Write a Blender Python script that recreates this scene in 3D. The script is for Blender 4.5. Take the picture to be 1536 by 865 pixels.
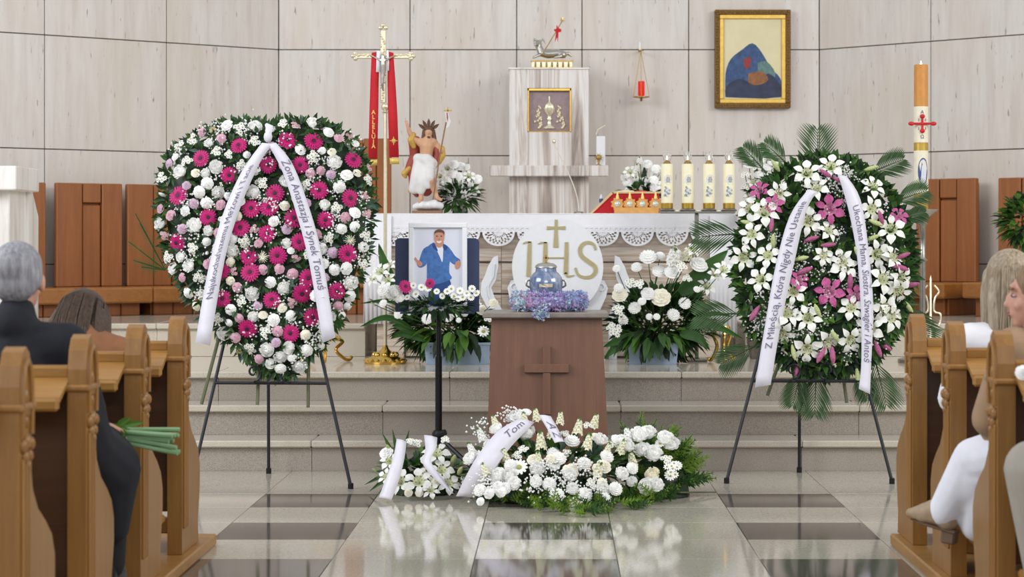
import bpy, bmesh, math, random
from mathutils import Vector, Matrix, Quaternion
random.seed(11)
PI = math.pi
C = bpy.context.scene.collection
for _o in list(bpy.data.objects):
    bpy.data.objects.remove(_o)

# ---------------------------------------------------------------- camera
F, CU, CV, EYE = 3237.0, 835.0, 367.0, 1.2          # focal length and vanishing point in pixels of 1536x865, eye height in metres
cam_d = bpy.data.cameras.new('camera'); cam = bpy.data.objects.new('camera', cam_d); C.objects.link(cam)
cam.location = (0, 0, EYE); cam.rotation_euler = (PI/2, 0, 0)
cam_d.sensor_width = 36.0; cam_d.lens = 36.0*F/1536
cam_d.shift_x = -(CU-768)/1536; cam_d.shift_y = -(432.5-CV)/1536
cam_d.clip_end = 200
cam_d.dof.use_dof = True; cam_d.dof.focus_distance = 10.9; cam_d.dof.aperture_fstop = 4.5
bpy.context.scene.camera = cam

# ---------------------------------------------------------------- light
vs = bpy.context.scene.view_settings
vs.view_transform = 'Standard'; vs.look = 'None'; vs.gamma = 1.0; vs.use_curve_mapping = False
vs.exposure = 0.14
w = bpy.data.worlds.new('daylight'); bpy.context.scene.world = w; w.use_nodes = True
bg = w.node_tree.nodes['Background']; bg.inputs[0].default_value = (0.93, 0.96, 1.0, 1); bg.inputs[1].default_value = 0.62
def window_light(name, loc, target, sx, sy, power, col):
    d = bpy.data.lights.new(name, 'AREA'); d.shape = 'RECTANGLE'; d.size = sx; d.size_y = sy; d.energy = power; d.color = col
    o = bpy.data.objects.new(name, d); C.objects.link(o); o.location = loc
    o.rotation_euler = (Vector(target)-Vector(loc)).to_track_quat('-Z', 'Y').to_euler()
    return o
# tall nave windows on both sides, high above the pews, and the gallery window at the far end of the nave
window_light('window_light_left', (-7.5, 6.5, 5.2), (0, 12.5, 0.8), 5.0, 3.0, 460, (0.97, 0.98, 1.0))
window_light('window_light_right', (7.5, 6.0, 5.2), (0, 12.5, 0.8), 5.0, 3.0, 380, (1.0, 0.97, 0.92))
window_light('window_light_gallery', (0, -6.0, 6.5), (0, 13, 0.8), 7.0, 3.5, 330, (0.96, 0.97, 1.0))

# ---------------------------------------------------------------- helpers
def P(u, v, Y):
    return Vector(((u-CU)*Y/F, Y, EYE-(v-CV)*Y/F))
def lin(h):
    h = h.lstrip('#'); out = []
    for i in (0, 2, 4):
        c = int(h[i:i+2], 16)/255; out.append(c/12.92 if c <= 0.04045 else ((c+0.055)/1.055)**2.4)
    return (out[0], out[1], out[2], 1.0)
class NT:
    def __init__(s, name):
        s.m = bpy.data.materials.new(name); s.m.use_nodes = True; s.t = s.m.node_tree
        s.b = s.t.nodes['Principled BSDF']
    def n(s, ty, **k):
        nd = s.t.nodes.new(ty)
        for a, b in k.items():
            if a.startswith('i_'): nd.inputs[a[2:].replace('_', ' ')].default_value = b
            else: setattr(nd, a, b)
        return nd
    def l(s, a, b): s.t.links.new(a, b)
    def coords(s, scale=(1, 1, 1), space='Object', rand=True):
        tc = s.n('ShaderNodeTexCoord'); mp = s.n('ShaderNodeMapping'); mp.inputs['Scale'].default_value = scale
        s.l(tc.outputs[space], mp.inputs['Vector'])
        if rand:
            oi = s.n('ShaderNodeObjectInfo'); ml = s.n('ShaderNodeVectorMath', operation='SCALE')
            cb = s.n('ShaderNodeCombineXYZ')
            for i in range(3): s.l(oi.outputs['Random'], cb.inputs[i])
            s.l(cb.outputs[0], ml.inputs[0]); ml.inputs['Scale'].default_value = 37.0
            s.l(ml.outputs[0], mp.inputs['Location'])
        return mp.outputs[0]
    def noise(s, vec, scale, detail=4, rough=0.55, dist=0.0):
        nd = s.n('ShaderNodeTexNoise'); nd.inputs['Scale'].default_value = scale; nd.inputs['Detail'].default_value = detail
        nd.inputs['Roughness'].default_value = rough; nd.inputs['Distortion'].default_value = dist
        s.l(vec, nd.inputs['Vector']); return nd.outputs['Fac']
    def ramp(s, fac, stops):
        r = s.n('ShaderNodeValToRGB'); e = r.color_ramp.elements
        while len(e) < len(stops): e.new(0.5)
        for i, (p, c) in enumerate(stops): e[i].position = p; e[i].color = c if len(c) == 4 else (*c, 1)
        s.l(fac, r.inputs[0]); return r.outputs[0]
    def mix(s, fac, a, b, mode='MIX'):
        x = s.n('ShaderNodeMix', data_type='RGBA', blend_type=mode)
        for sock, val in ((x.inputs[0], fac), (x.inputs[6], a), (x.inputs[7], b)):
            if hasattr(val, 'is_output'): s.l(val, sock)
            else: sock.default_value = val
        return x.outputs[2]
    def bump(s, h, strength, dist=0.01):
        b = s.n('ShaderNodeBump'); b.inputs['Strength'].default_value = strength; b.inputs['Distance'].default_value = dist
        s.l(h, b.inputs['Height']); s.l(b.outputs[0], s.b.inputs['Normal'])
    def col(s, c):
        if hasattr(c, 'is_output'): s.l(c, s.b.inputs['Base Color'])
        else: s.b.inputs['Base Color'].default_value = c
    def set(s, rough=0.5, metal=0.0, **k):
        s.b.inputs['Roughness'].default_value = rough; s.b.inputs['Metallic'].default_value = metal
        for a, v in k.items(): s.b.inputs[a.replace('_', ' ')].default_value = v
        return s.m
MATS = {}
def plain(name, hexc, rough=0.5, metal=0.0, var=0.12, nscale=30.0, bump=0.0, **k):
    """one colour with slight mottling, a touch of object-to-object variation and optional fine relief"""
    if name in MATS: return MATS[name]
    t = NT(name); v = t.coords(); n = t.noise(v, nscale)
    c = lin(hexc); lo = tuple(x*(1-var) for x in c[:3])+(1,); hi = tuple(min(1, x*(1+var)) for x in c[:3])+(1,)
    t.col(t.ramp(n, [(0.3, lo), (0.7, hi)]))
    if bump: t.bump(n, bump, 0.005)
    MATS[name] = t.set(rough, metal, **k); return MATS[name]
def wood(name, dark, light, axis=2, scale=1.0, rough=0.38):
    if name in MATS: return MATS[name]
    t = NT(name); sc = [14*scale]*3; sc[axis] = 0.9*scale
    v = t.coords(tuple(sc)); n1 = t.noise(v, 2.2, 6, 0.6, 0.6); n2 = t.noise(v, 9.0, 3, 0.6)
    base = t.ramp(n1, [(0.25, lin(dark)), (0.75, lin(light))])
    t.col(t.mix(t.ramp(n2, [(0.35, (0, 0, 0)), (0.6, (0.35, 0.35, 0.35))]), base, lin(dark)))
    t.bump(n2, 0.05, 0.003); MATS[name] = t.set(rough, 0, Coat_Weight=0.12, Coat_Roughness=0.25); return MATS[name]
def marble(name, cols, axis_scale, rough=0.22, scale=1.0, dist=0.9):
    """veined marble, veins stretched along the axis that has the small scale"""
    if name in MATS: return MATS[name]
    t = NT(name); v = t.coords(axis_scale); n = t.noise(v, 2.0*scale, 5, 0.6, dist)
    k = len(cols); t.col(t.ramp(n, [(0.35+0.30*i/(k-1), lin(c)) for i, c in enumerate(cols)]))
    MATS[name] = t.set(rough); return MATS[name]
def travertine():
    t = NT('travertine'); v = t.coords((5, 5, 0.45)); n = t.noise(v, 3.0, 6, 0.65, 0.3)
    base = t.ramp(n, [(0.25, lin('c2b9b0')), (0.5, lin('d0cac4')), (0.75, lin('d9d5d0'))])
    n2 = t.noise(t.coords((1.2, 1.2, 0.5)), 1.6, 3); base = t.mix(t.ramp(n2, [(0.4, (0, 0, 0)), (0.7, (0.5, 0.5, 0.5))]), base, lin('c9bba9'))
    v3 = t.coords((26, 26, 3.2)); n3 = t.noise(v3, 2.1, 3, 0.6)
    pits = t.ramp(n3, [(0.665, (0, 0, 0)), (0.72, (0.9, 0.9, 0.9))])
    t.col(t.mix(pits, base, lin('857a70'))); t.bump(n3, 0.06, 0.003)
    return t.set(0.42)
def granite(name, base, speck, dark, scale=1.0, rough=0.12, spec=0.5):
    t = NT(name); v = t.coords(); n1 = t.noise(v, 120*scale, 2, 0.5); n2 = t.noise(v, 3.0, 4, 0.6)
    c = t.ramp(n1, [(0.36, lin(dark)), (0.48, lin(base)), (0.62, lin(speck))])
    c2 = t.mix(t.ramp(n2, [(0.35, (0, 0, 0)), (0.7, (0.35, 0.35, 0.35))]), c, lin(speck))
    t.col(c2); m = t.set(rough); t.b.inputs['Specular IOR Level'].default_value = spec; return m
MATS['travertine'] = travertine()
MATS['joint'] = plain('joint', '4c4640', 0.9)
MATS['tile_light'] = granite('tile_light', 'b9b2a4', 'c6c0b3', 'a8a092', 1.0, 0.075, 0.6)
MATS['tile_dark'] = granite('tile_dark', '57504b', '655d57', '443e3a', 1.0, 0.075, 0.6)
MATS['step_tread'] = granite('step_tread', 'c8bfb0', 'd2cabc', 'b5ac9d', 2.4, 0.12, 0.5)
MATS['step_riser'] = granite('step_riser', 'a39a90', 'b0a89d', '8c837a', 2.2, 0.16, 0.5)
wood('pew_wood', '835a29', '9f7338', 2, 1.0, 0.42); wood('pew_wood_flat', '90652d', 'ad8041', 0, 1.0, 0.42)
wood('pew_dark', '4e321c', '644326', 0, 1.0, 0.45)
wood('stall_wood', '84491a', '9f6029', 2, 0.8, 0.45); wood('stall_flat', '8f5620', 'aa702f', 0, 0.8, 0.4)
wood('pedestal_wood', '6b4938', '805a46', 2, 0.9, 0.45)
marble('marble_v', ['8d8078', 'b5a89f', 'd6cfc9', 'e2dedb', 'beb2a8', 'dad4cf', 'a0938a', 'd0c8c0'], (2.6, 2.6, 0.14), 0.2)
marble('marble_h', ['9a8574', 'b7a391', 'cbbcac', 'd6cabd', 'b4a08d', 'cdbfb0'], (0.35, 2, 6.5), 0.25)
marble('marble_white', ['d5d0c8', 'e6e2dc', 'efece8', 'f3f1ee'], (4, 4, 0.4), 0.3)
plain('white_cloth', 'e9e9ee', 0.85, var=0.02); plain('lace', 'e6e6ea', 0.9, var=0.04, nscale=80)
plain('white_board', 'e4e6ea', 0.5, var=0.02); plain('ihs_gold', 'b3a67c', 0.5, 0.2, var=0.05)
plain('brass', 'd8b25c', 0.22, 1.0, var=0.1); plain('pale_gold', 'e4d9bc', 0.3, 0.7, var=0.08)
plain('old_gold', 'a8874a', 0.42, 0.7, var=0.25, nscale=60, bump=0.4); plain('frame_gold', 'd9b45a', 0.35, 0.6)
plain('frame_dark', '7a5a2c', 0.5, 0.5, var=0.5, nscale=90, bump=0.8)
plain('silver', 'b9b6ae', 0.3, 0.9); plain('pewter', '98928a', 0.35, 0.85, var=0.2); plain('steel', '9a968e', 0.3, 0.9)
plain('black_metal', '17181c', 0.4, 0.3); plain('iron', '22242a', 0.5, 0.4)
plain('red_cloth', 'c01420', 0.75, var=0.08); plain('gold_thread', 'e0c46a', 0.5, 0.3)
plain('satin', 'dddbe6', 0.42, var=0.03, Sheen_Weight=0.3); plain('print_ink', '6f6a80', 0.7, var=0.05)
plain('navy_board', '2e3a5c', 0.6, var=0.06); plain('paper_white', 'dfe3f0', 0.5, var=0.01); plain('frame_white', 'eceef2', 0.4, var=0.01)

class MB:
    """collects faces of one mesh object"""
    def __init__(s): s.v = []; s.f = []; s.m = []
    def add(s, vs_, fs, mi=0, M=None):
        o = len(s.v); s.v += [(M @ Vector(p)) if M else Vector(p) for p in vs_]
        s.f += [tuple(i+o for i in f) for f in fs]; s.m += [mi]*len(fs); return s
    def box(s, c, d, mi=0, R=None, bev=0.0):
        bm = bmesh.new(); bmesh.ops.create_cube(bm, size=1.0)
        for q in bm.verts: q.co = Vector((q.co.x*d[0], q.co.y*d[1], q.co.z*d[2]))
        if bev: bmesh.ops.bevel(bm, geom=bm.edges[:], offset=min(bev, min(d)*0.45), segments=1, affect='EDGES')
        M = Matrix.Translation(c) @ (R.to_4x4() if R else Matrix.Identity(4))
        bm.verts.index_update(); s.add([q.co.copy() for q in bm.verts], [tuple(x.index for x in f.verts) for f in bm.faces], mi, M); bm.free(); return s
    def bx(s, x0, x1, y0, y1, z0, z1, mi=0, bev=0.0):
        return s.box(((x0+x1)/2, (y0+y1)/2, (z0+z1)/2), (x1-x0, y1-y0, z1-z0), mi, None, bev)
    def tube(s, pts, r, n=8, mi=0, cap=True, flat=1.0):
        pts = [Vector(p) for p in pts]; k = len(pts); rs = r if isinstance(r, (list, tuple)) else [r]*k
        o = len(s.v); up = Vector((0, 0, 1)); prev = None
        for i, p in enumerate(pts):
            t = (pts[min(i+1, k-1)]-pts[max(i-1, 0)]).normalized()
            a = prev if prev is not None else (up.cross(t) if abs(t.z) < 0.95 else Vector((1, 0, 0)))
            a = (a-t*a.dot(t)).normalized(); prev = a; b = t.cross(a)
            for j in range(n):
                th = 2*PI*j/n; s.v.append(p+(a*math.cos(th)+b*math.sin(th)*flat)*rs[i])
        for i in range(k-1):
            for j in range(n):
                s.f.append((o+i*n+j, o+i*n+(j+1) % n, o+(i+1)*n+(j+1) % n, o+(i+1)*n+j)); s.m.append(mi)
        if cap:
            s.f.append(tuple(o+j for j in range(n-1, -1, -1))); s.m.append(mi)
            s.f.append(tuple(o+(k-1)*n+j for j in range(n))); s.m.append(mi)
        return s
    def lathe(s, prof, c=(0, 0, 0), n=20, mi=0, M=None, sx=1.0, sy=1.0):
        o = len(s.v); c = Vector(c); vv = []; ff = []
        for (r, z) in prof:
            for j in range(n):
                th = 2*PI*j/n; vv.append(c+Vector((r*sx*math.cos(th), r*sy*math.sin(th), z)))
        for i in range(len(prof)-1):
            for j in range(n): ff.append((i*n+j, i*n+(j+1) % n, (i+1)*n+(j+1) % n, (i+1)*n+j))
        ff.append(tuple(range(n-1, -1, -1))); ff.append(tuple((len(prof)-1)*n+j for j in range(n)))
        return s.add(vv, ff, mi, M)
    def ball(s, c, r, n=10, k=6, mi=0, M=None):
        r = r if isinstance(r, (tuple, list)) else (r, r, r); prof = [(max(1e-4, math.sin(PI*i/k)), -math.cos(PI*i/k)) for i in range(k+1)]
        T = Matrix.Translation(c) @ (M.to_4x4() if M else Matrix.Identity(4)) @ Matrix.Diagonal((*r, 1))
        return s.lathe(prof, (0, 0, 0), n, mi, T)
    def prism(s, poly, a, b, axis=1, mi=0):
        """polygon extruded along an axis; poly holds the two other coordinates in x,y,z order"""
        n = len(poly); vv = []
        for q in (a, b):
            for (p0, p1) in poly:
                co = [p0, p1]; co.insert(axis, q); vv.append(Vector(co))
        ff = [tuple(range(n)), tuple(range(2*n-1, n-1, -1))]+[(i, i+n, (i+1) % n+n, (i+1) % n) for i in range(n)]
        return s.add(vv, ff, mi)
    def flat(s, poly, mi=0):
        return s.add(poly, [tuple(range(len(poly)))], mi)
    def mesh(s, name, mats, smooth=False):
        me = bpy.data.meshes.new(name); me.from_pydata([tuple(p) for p in s.v], [], s.f); me.update()
        for q in mats: me.materials.append(MATS[q] if isinstance(q, str) else q)
        me.polygons.foreach_set('material_index', s.m)
        if smooth: me.polygons.foreach_set('use_smooth', [True]*len(s.f))
        bm = bmesh.new(); bm.from_mesh(me); bmesh.ops.recalc_face_normals(bm, faces=bm.faces[:]); bm.to_mesh(me); bm.free()
        if smooth: me.set_sharp_from_angle(angle=math.radians(42))
        return me
    def build(s, name, mats, parent=None, smooth=False, org=None):
        mats = mats if isinstance(mats, (list, tuple)) else [mats]
        og = ORG[parent.name] if parent is not None else Vector(org or (0, 0, 0))
        s.v = [p-og for p in s.v]
        o = bpy.data.objects.new(name, s.mesh(name, mats, smooth)); C.objects.link(o)
        if parent is not None: o.parent = parent
        else: o.location = og
        ORG[o.name] = og.copy(); return o
ORG = {}
def tag(o, label=None, cat=None, group=None, kind=None):
    for k, v in (('label', label), ('category', cat), ('group', group), ('kind', kind)):
        if v: o[k] = v
    return o
def thing(name, label, cat, loc, group=None, kind=None):
    o = bpy.data.objects.new(name, None); C.objects.link(o); o.location = loc; o.empty_display_size = 0.1
    ORG[o.name] = Vector(loc); return tag(o, label, cat, group, kind)
def inst(name, me, parent, M, label=None):
    """another object that shares a mesh, placed by a world matrix under its thing"""
    o = bpy.data.objects.new(name, me); C.objects.link(o)
    og = ORG[parent.name] if parent is not None else Vector((0, 0, 0))
    o.parent = parent; o.matrix_local = Matrix.Translation(-og) @ M; ORG[o.name] = og.copy()
    if label: o['label'] = label
    return o
def frame(p, normal, scale=1.0, spin=None):
    """matrix whose z axis points along normal"""
    q = Vector(normal).normalized().to_track_quat('Z', 'Y')
    return Matrix.Translation(p) @ q.to_matrix().to_4x4() @ Matrix.Rotation(random.uniform(0, 2*PI) if spin is None else spin, 4, 'Z') @ Matrix.Diagonal((scale, scale, scale, 1))
def text_geo(s, size=1.0, shear=0.0, align='LEFT', bold=0.0):
    cu = bpy.data.curves.new('lettering', 'FONT'); cu.body = s; cu.size = size; cu.shear = shear; cu.align_x = align; cu.offset = bold; cu.resolution_u = 3
    o = bpy.data.objects.new('lettering', cu); C.objects.link(o); bpy.context.view_layer.update()
    me = bpy.data.meshes.new_from_object(o); vv = [q.co.copy() for q in me.vertices]; ff = [tuple(p.vertices) for p in me.polygons]
    bpy.data.objects.remove(o); bpy.data.curves.remove(cu); bpy.data.meshes.remove(me); return vv, ff
def stroke(mb, pts, widths, y0, y1, mi=0):
    """a brush stroke of varying width in the XZ plane with thickness from y0 to y1"""
    k = len(pts); L = []; R = []
    for i in range(k):
        a = Vector(pts[max(i-1, 0)]); b = Vector(pts[min(i+1, k-1)]); t = (b-a).normalized(); nrm = Vector((-t.y, t.x)); p = Vector(pts[i])
        L.append(p+nrm*widths[i]/2); R.append(p-nrm*widths[i]/2)
    for i in range(k-1): mb.prism([tuple(L[i]), tuple(L[i+1]), tuple(R[i+1]), tuple(R[i])], y0, y1, 1, mi)
def smoothpts(pts, n=6):
    """Catmull-Rom through points"""
    pts = [Vector(p) for p in pts]; out = []
    for i in range(len(pts)-1):
        p0, p1, p2, p3 = pts[max(i-1, 0)], pts[i], pts[i+1], pts[min(i+2, len(pts)-1)]
        for j in range(n):
            t = j/n; out.append(0.5*((2*p1)+(p2-p0)*t+(2*p0-5*p1+4*p2-p3)*t*t+(3*p1-p0-3*p2+p3)*t**3))
    out.append(pts[-1]); return out
def blob(name, chains, balls, mats, parent, voxel=0.012, smooth=4):
    """one continuous skin grown around tapered limbs and rounded masses"""
    mb = MB()
    for ch in chains:
        for i in range(len(ch)-1):
            (a, ra), (b, rb) = ch[i], ch[i+1]; a = Vector(a); b = Vector(b); d = (b-a)
            if d.length < 1e-5: continue
            mb.tube([a, a.lerp(b, 0.5), b], [ra, (ra+rb)/2, rb], 12)
        for (p, r) in ch: mb.ball(p, r, 12, 8)
    for bl in balls: mb.ball(bl[0], bl[1], 16, 10, 0, bl[2] if len(bl) > 2 else None)
    o = mb.build(name, mats, parent, True)
    r = o.modifiers.new('skin', 'REMESH'); r.mode = 'VOXEL'; r.voxel_size = voxel; r.use_smooth_shade = True
    if smooth: sm = o.modifiers.new('soft', 'SMOOTH'); sm.factor = 0.5; sm.iterations = smooth
    return o

# ---------------------------------------------------------------- the room
Y0 = 11.46; RISE = 0.163; TREAD = 0.33; PLAT = 3*RISE; WALL = 16.6; UP = 0.70
def struct(name, loc=(0, 0, 0)):
    o = thing(name, None, None, loc, None, 'structure'); return o
fl = struct('floor'); 
MB().bx(-7, 7, -9, Y0+0.2, -0.06, -0.008).build('floor_bed', 'joint', fl)
cols = [-0.314+0.545*k for k in range(-6, 8)]; rows = [10.41-0.54*k for k in range(0, 10)]
tl = {}
def slab_mesh(key, dx, dy, dz, mat, bev=0.003):
    if key not in tl: tl[key] = MB().box((0, 0, -dz/2), (dx, dy, dz), 0, None, bev).mesh(key, [mat])
    return tl[key]
for ci in range(len(cols)-1):
    xm = cols[ci]+0.2725
    for ri in range(len(rows)-1):
        ym = rows[ri]-0.27
        dark = ri % 2 == 0 and ci in (4, 6, 8)
        me = slab_mesh('floor_tile_dark' if dark else 'floor_tile', 0.5425, 0.5375, 0.02, MATS['tile_dark' if dark else 'tile_light'], 0.001)
        inst('floor_tile', me, fl, Matrix.Translation((xm, ym, 0)))
    me = slab_mesh('floor_slab', 0.5425, 1.04, 0.02, MATS['tile_light'], 0.001)
    inst('floor_tile', me, fl, Matrix.Translation((xm, (Y0+0.0+10.41)/2+0.002, 0)))
MB().bx(-7, 7, -9, rows[-1], -0.02, -0.0).build('floor_field', 'tile_light', fl)
st = struct('floor_steps', (0, Y0, 0))
for k in range(3):
    y = Y0+TREAD*k; z0 = RISE*k; z1 = z0+RISE
    MB().bx(-5.2, 5.2, y+0.012, y+TREAD+0.02, z0-0.02, z1-0.04).build('step_core', 'joint', st)
    offs = 0.35*k
    xs = [-5.2+offs+1.3*i for i in range(-1, 9)]
    for i in range(len(xs)-1):
        a, b = max(-5.2, xs[i]), min(5.2, xs[i+1])
        if b-a < 0.05: continue
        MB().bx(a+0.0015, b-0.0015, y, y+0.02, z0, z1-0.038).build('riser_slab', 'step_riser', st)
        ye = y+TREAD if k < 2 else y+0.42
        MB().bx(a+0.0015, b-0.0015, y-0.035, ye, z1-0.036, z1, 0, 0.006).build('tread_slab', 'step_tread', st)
pl = struct('floor_platform', (0, Y0+1.1, PLAT))
MB().bx(-5.2, 5.2, Y0+3*TREAD-0.2, 17.0, PLAT-0.3, PLAT-0.03).build('platform_core', 'joint', pl)
for i in range(8):
    for j in range(6):
        y1_ = Y0+2*TREAD+0.42+0.75*j
        MB().bx(-5.2+1.3*i+0.0015, -5.2+1.3*(i+1)-0.0015, y1_+0.0015, y1_+0.7485, PLAT-0.03, PLAT-0.0005).build('floor_slab', 'step_tread', pl)
up = struct('floor_dais', (0, 13.75, PLAT))
for (x0, x1, ya, yb) in ((-5.2, -1.22, 13.75, 16.9), (1.2, 5.2, 13.75, 16.9), (-1.22, 1.2, 14.6, 16.9)):
    n = max(1, round((x1-x0)/1.3)); dx = (x1-x0)/n
    for i in range(n):
        a = x0+dx*i; b = a+dx
        MB().bx(a+0.001, b-0.001, ya, yb, PLAT+0.001, UP-0.036).build('riser_slab', 'step_tread', up)
        MB().bx(a+0.001, b-0.001, ya-0.03, yb, UP-0.036, UP, 0, 0.006).build('tread_slab', 'step_tread', up)
# walls clad with travertine slabs
zj = [0.489, 1.06, 1.885, 2.70, 3.51, 4.33]
def clad_wall(name, A, B, xj):
    """A, B plan points; xj distances of the vertical joints from A"""
    A = Vector(A); B = Vector(B); d = (B-A); L = d.length; d.normalize(); n = Vector((d.y, -d.x, 0))
    if n.dot(Vector((0, 0, 0))-A) < 0: n = -n
    wl = struct(name, tuple(A)); M = Matrix((( d.x, n.x, 0, A.x), (d.y, n.y, 0, A.y), (0, 0, 1, 0), (0, 0, 0, 1)))
    mb = MB(); mb.bx(-0.05, L+0.05, -0.2, -0.03, 0, 4.4); mb.v = [M @ p for p in mb.v]; mb.build('wall_backing', 'joint', wl)
    for i in range(len(xj)-1):
        for k in range(len(zj)-1):
            mb = MB(); g = 0.0035; mb.bx(xj[i]+g, xj[i+1]-g, -0.032, random.uniform(-0.001, 0.001), zj[k]+g, zj[k+1]-g, 0, 0.002)
            mb.v = [M @ p for p in mb.v]; mb.build('wall_slab', 'travertine', wl)
    return wl
def wx(u): return (u-CU)*WALL/F
CL = (wx(418), WALL, 0); CR = (wx(1229), WALL, 0)
clad_wall('wall_back', CL, CR, [0]+[wx(u)-wx(418) for u in (615, 775, 873, 1033)]+[CR[0]-CL[0]])
LA = Vector(CL); LB = Vector((-5.05, 14.36, 0)); ll = (LB-LA).length
def along(A, B, us):
    """distances from A along A-B where image columns us cross it"""
    A = Vector(A); B = Vector(B); d = (B-A).normalized(); out = []
    for u in us:
        k = (u-CU)/F; out.append((k*A.y-A.x)/(d.x-k*d.y))
    return out
aL = along(LA, LB, (250, 67)); stp = aL[1]-aL[0]
clad_wall('wall_left', LA, LB, [0, aL[0], aL[1], aL[1]+stp, min(ll, aL[1]+2*stp)])
RA = Vector(CR); RB = Vector((4.9, 13.95, 0)); aR = along(RA, RB, (1396,)); stp = aR[0]
clad_wall('wall_right', RA, RB, [0, aR[0], 2*stp, 3*stp, 4*stp])
# ---------------------------------------------------------------- pews
def pew(side, Yb, label, fields):
    """side -1 left of the aisle, +1 right; Yb = back edge of the end panel"""
    X = 1.396*side if side < 0 else 1.37; T = 0.055; out = X+side*2.7; zb = 0.0465
    t = thing('pew', label, 'pew', (X+side*1.3, Yb+0.2, zb), 'pews left of the aisle' if side < 0 else 'pews right of the aisle')
    prof = [(0, zb), (0, 0.74), (0.004, 0.83), (0.018, 0.885), (0.045, 0.92), (0.08, 0.932), (0.115, 0.915), (0.135, 0.87), (0.135, 0.70), (0.13, 0.62),
            (0.15, 0.55), (0.21, 0.49), (0.30, 0.445), (0.37, 0.40), (0.405, 0.34), (0.405, 0.27), (0.38, 0.19), (0.36, 0.13), (0.37, zb)]
    rz = random.Random(int(Yb*100))
    for xa in (X, out):
        mb = MB(); mb.prism([(Yb+a, b) for a, b in prof], xa, xa+side*T, 0); e = mb.build('end_panel', 'pew_wood', t)
        if xa == X:
            f = X-side*0.006                    # carved relief on the aisle face
            g = MB()
            for ya in (0.028, 0.062, 0.096): g.box((X-side*0.003, Yb+ya, 0.39), (0.012, 0.014, 0.50), 0, None, 0.004)
            g.build('fluting', 'pew_wood', e)
            g = MB()
            arch = [(0.02, 0.70), (0.018, 0.80), (0.035, 0.87), (0.07, 0.895), (0.105, 0.87), (0.118, 0.80), (0.115, 0.70)]
            g.tube([(X-side*0.004, Yb+a, b) for a, b in smoothpts([Vector((a, b)) for a, b in arch], 3)], 0.009, 6)
            for (a, b, r) in ((0.07, 0.80, 0.020), (0.055, 0.765, 0.016), (0.085, 0.765, 0.016), (0.07, 0.735, 0.014)): g.ball((X-side*0.001, Yb+a, b), (0.009, r*0.75, r*1.2), 8, 6)
            g.build('carved_arch', 'pew_wood', e, True)
            g = MB()
            for (a, b, r) in ((0.03, 0.675, 0.021), (0.07, 0.682, 0.023), (0.11, 0.675, 0.021), (0.048, 0.645, 0.019), (0.092, 0.645, 0.019), (0.07, 0.622, 0.016)): g.ball((X-side*0.003, Yb+a, b), (0.014, r*.8, r*.9), 8, 6)
            g.build('carved_rosette', 'pew_wood', e, True)
            g = MB(); g.bx(min(X, X+side*T)-0.012, max(X, X+side*T)+0.012, Yb-0.012, Yb+0.15, 0.765, 0.785, 0, 0.006); g.build('capital_moulding', 'pew_wood', e)
    x0, x1 = sorted((X+side*T, out))
    MB().bx(x0, x1, Yb+0.03, Yb+0.085, 0.80, 0.84, 0, 0.008).build('top_rail', 'pew_wood_flat', t)
    mb = MB(); mb.prism([(Yb+0.04, 0.80), (Yb+0.055, 0.815), (Yb-0.10, 0.755), (Yb-0.105, 0.735)], x0, x1, 0); mb.build('book_ledge', 'pew_wood_flat', t)
    MB().bx(x0, x1, Yb-0.125, Yb-0.095, 0.715, 0.752, 0, 0.008).build('ledge_lip', 'pew_wood_flat', t)
    n = 3; dx = (x1-x0)/n
    for i in range(n): MB().bx(x0+dx*i+0.002, x0+dx*(i+1)-0.002, Yb+0.055, Yb+0.078, 0.20, 0.80).build('back_panel', 'pew_dark', t)
    MB().bx(x0, x1, Yb+0.08, Yb+0.40, 0.425, 0.455, 0, 0.008).build('seat', 'pew_wood_flat', t)
    MB().bx(x0, x1, Yb+0.03, Yb+0.07, 0.12, 0.18, 0, 0.006).build('lower_rail', 'pew_wood_flat', t)
    MB().bx(x0, x1, Yb-0.17, Yb-0.03, 0.17, 0.20, 0, 0.008).build('kneeler', 'pew_wood_flat', t)
    for xx in (x0+0.05, x1-0.05): MB().box((xx, Yb-0.06, 0.1085), (0.04, 0.12, 0.123), 0, None, 0.004).build('kneeler_foot', 'pew_wood_flat', t)
    return t
for side, ys, nm in ((-1, (8.04, 7.24, 6.40, 5.60), 'left'), (1, (8.30, 7.50, 6.70, 5.90), 'right')):
    X = (-1.396 if side < 0 else 1.37)
    x0, x1 = sorted((X-side*0.035, X+side*2.9))
    tag(MB().bx(x0, x1, 4.6, 8.64, 0.0, 0.045, 0, 0.006).build('pew_platform', 'pew_wood_flat', None, False, (X+side*1.4, 6.6, 0)),
        'low oak plank platform under the pews ' + ('with the grey-haired man' if side < 0 else 'with the blonde woman'), 'platform')
    words = {-1: ('carved oak pew end closest to the heart-shaped wreath easel', 'carved oak pew between the front pew and the grey-haired man', 'carved oak pew directly behind the grey-haired man', 'carved oak pew standing behind the one the grey-haired man leans on'),
             1: ('carved oak pew closest to the round lily wreath', 'carved oak pew behind the blonde woman in white', 'carved oak pew behind the woman in beige jacket', 'carved oak pew behind the person in pale grey trousers')}[side]
    for y, lb in zip(ys, words): pew(side, y, lb, None)

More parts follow.
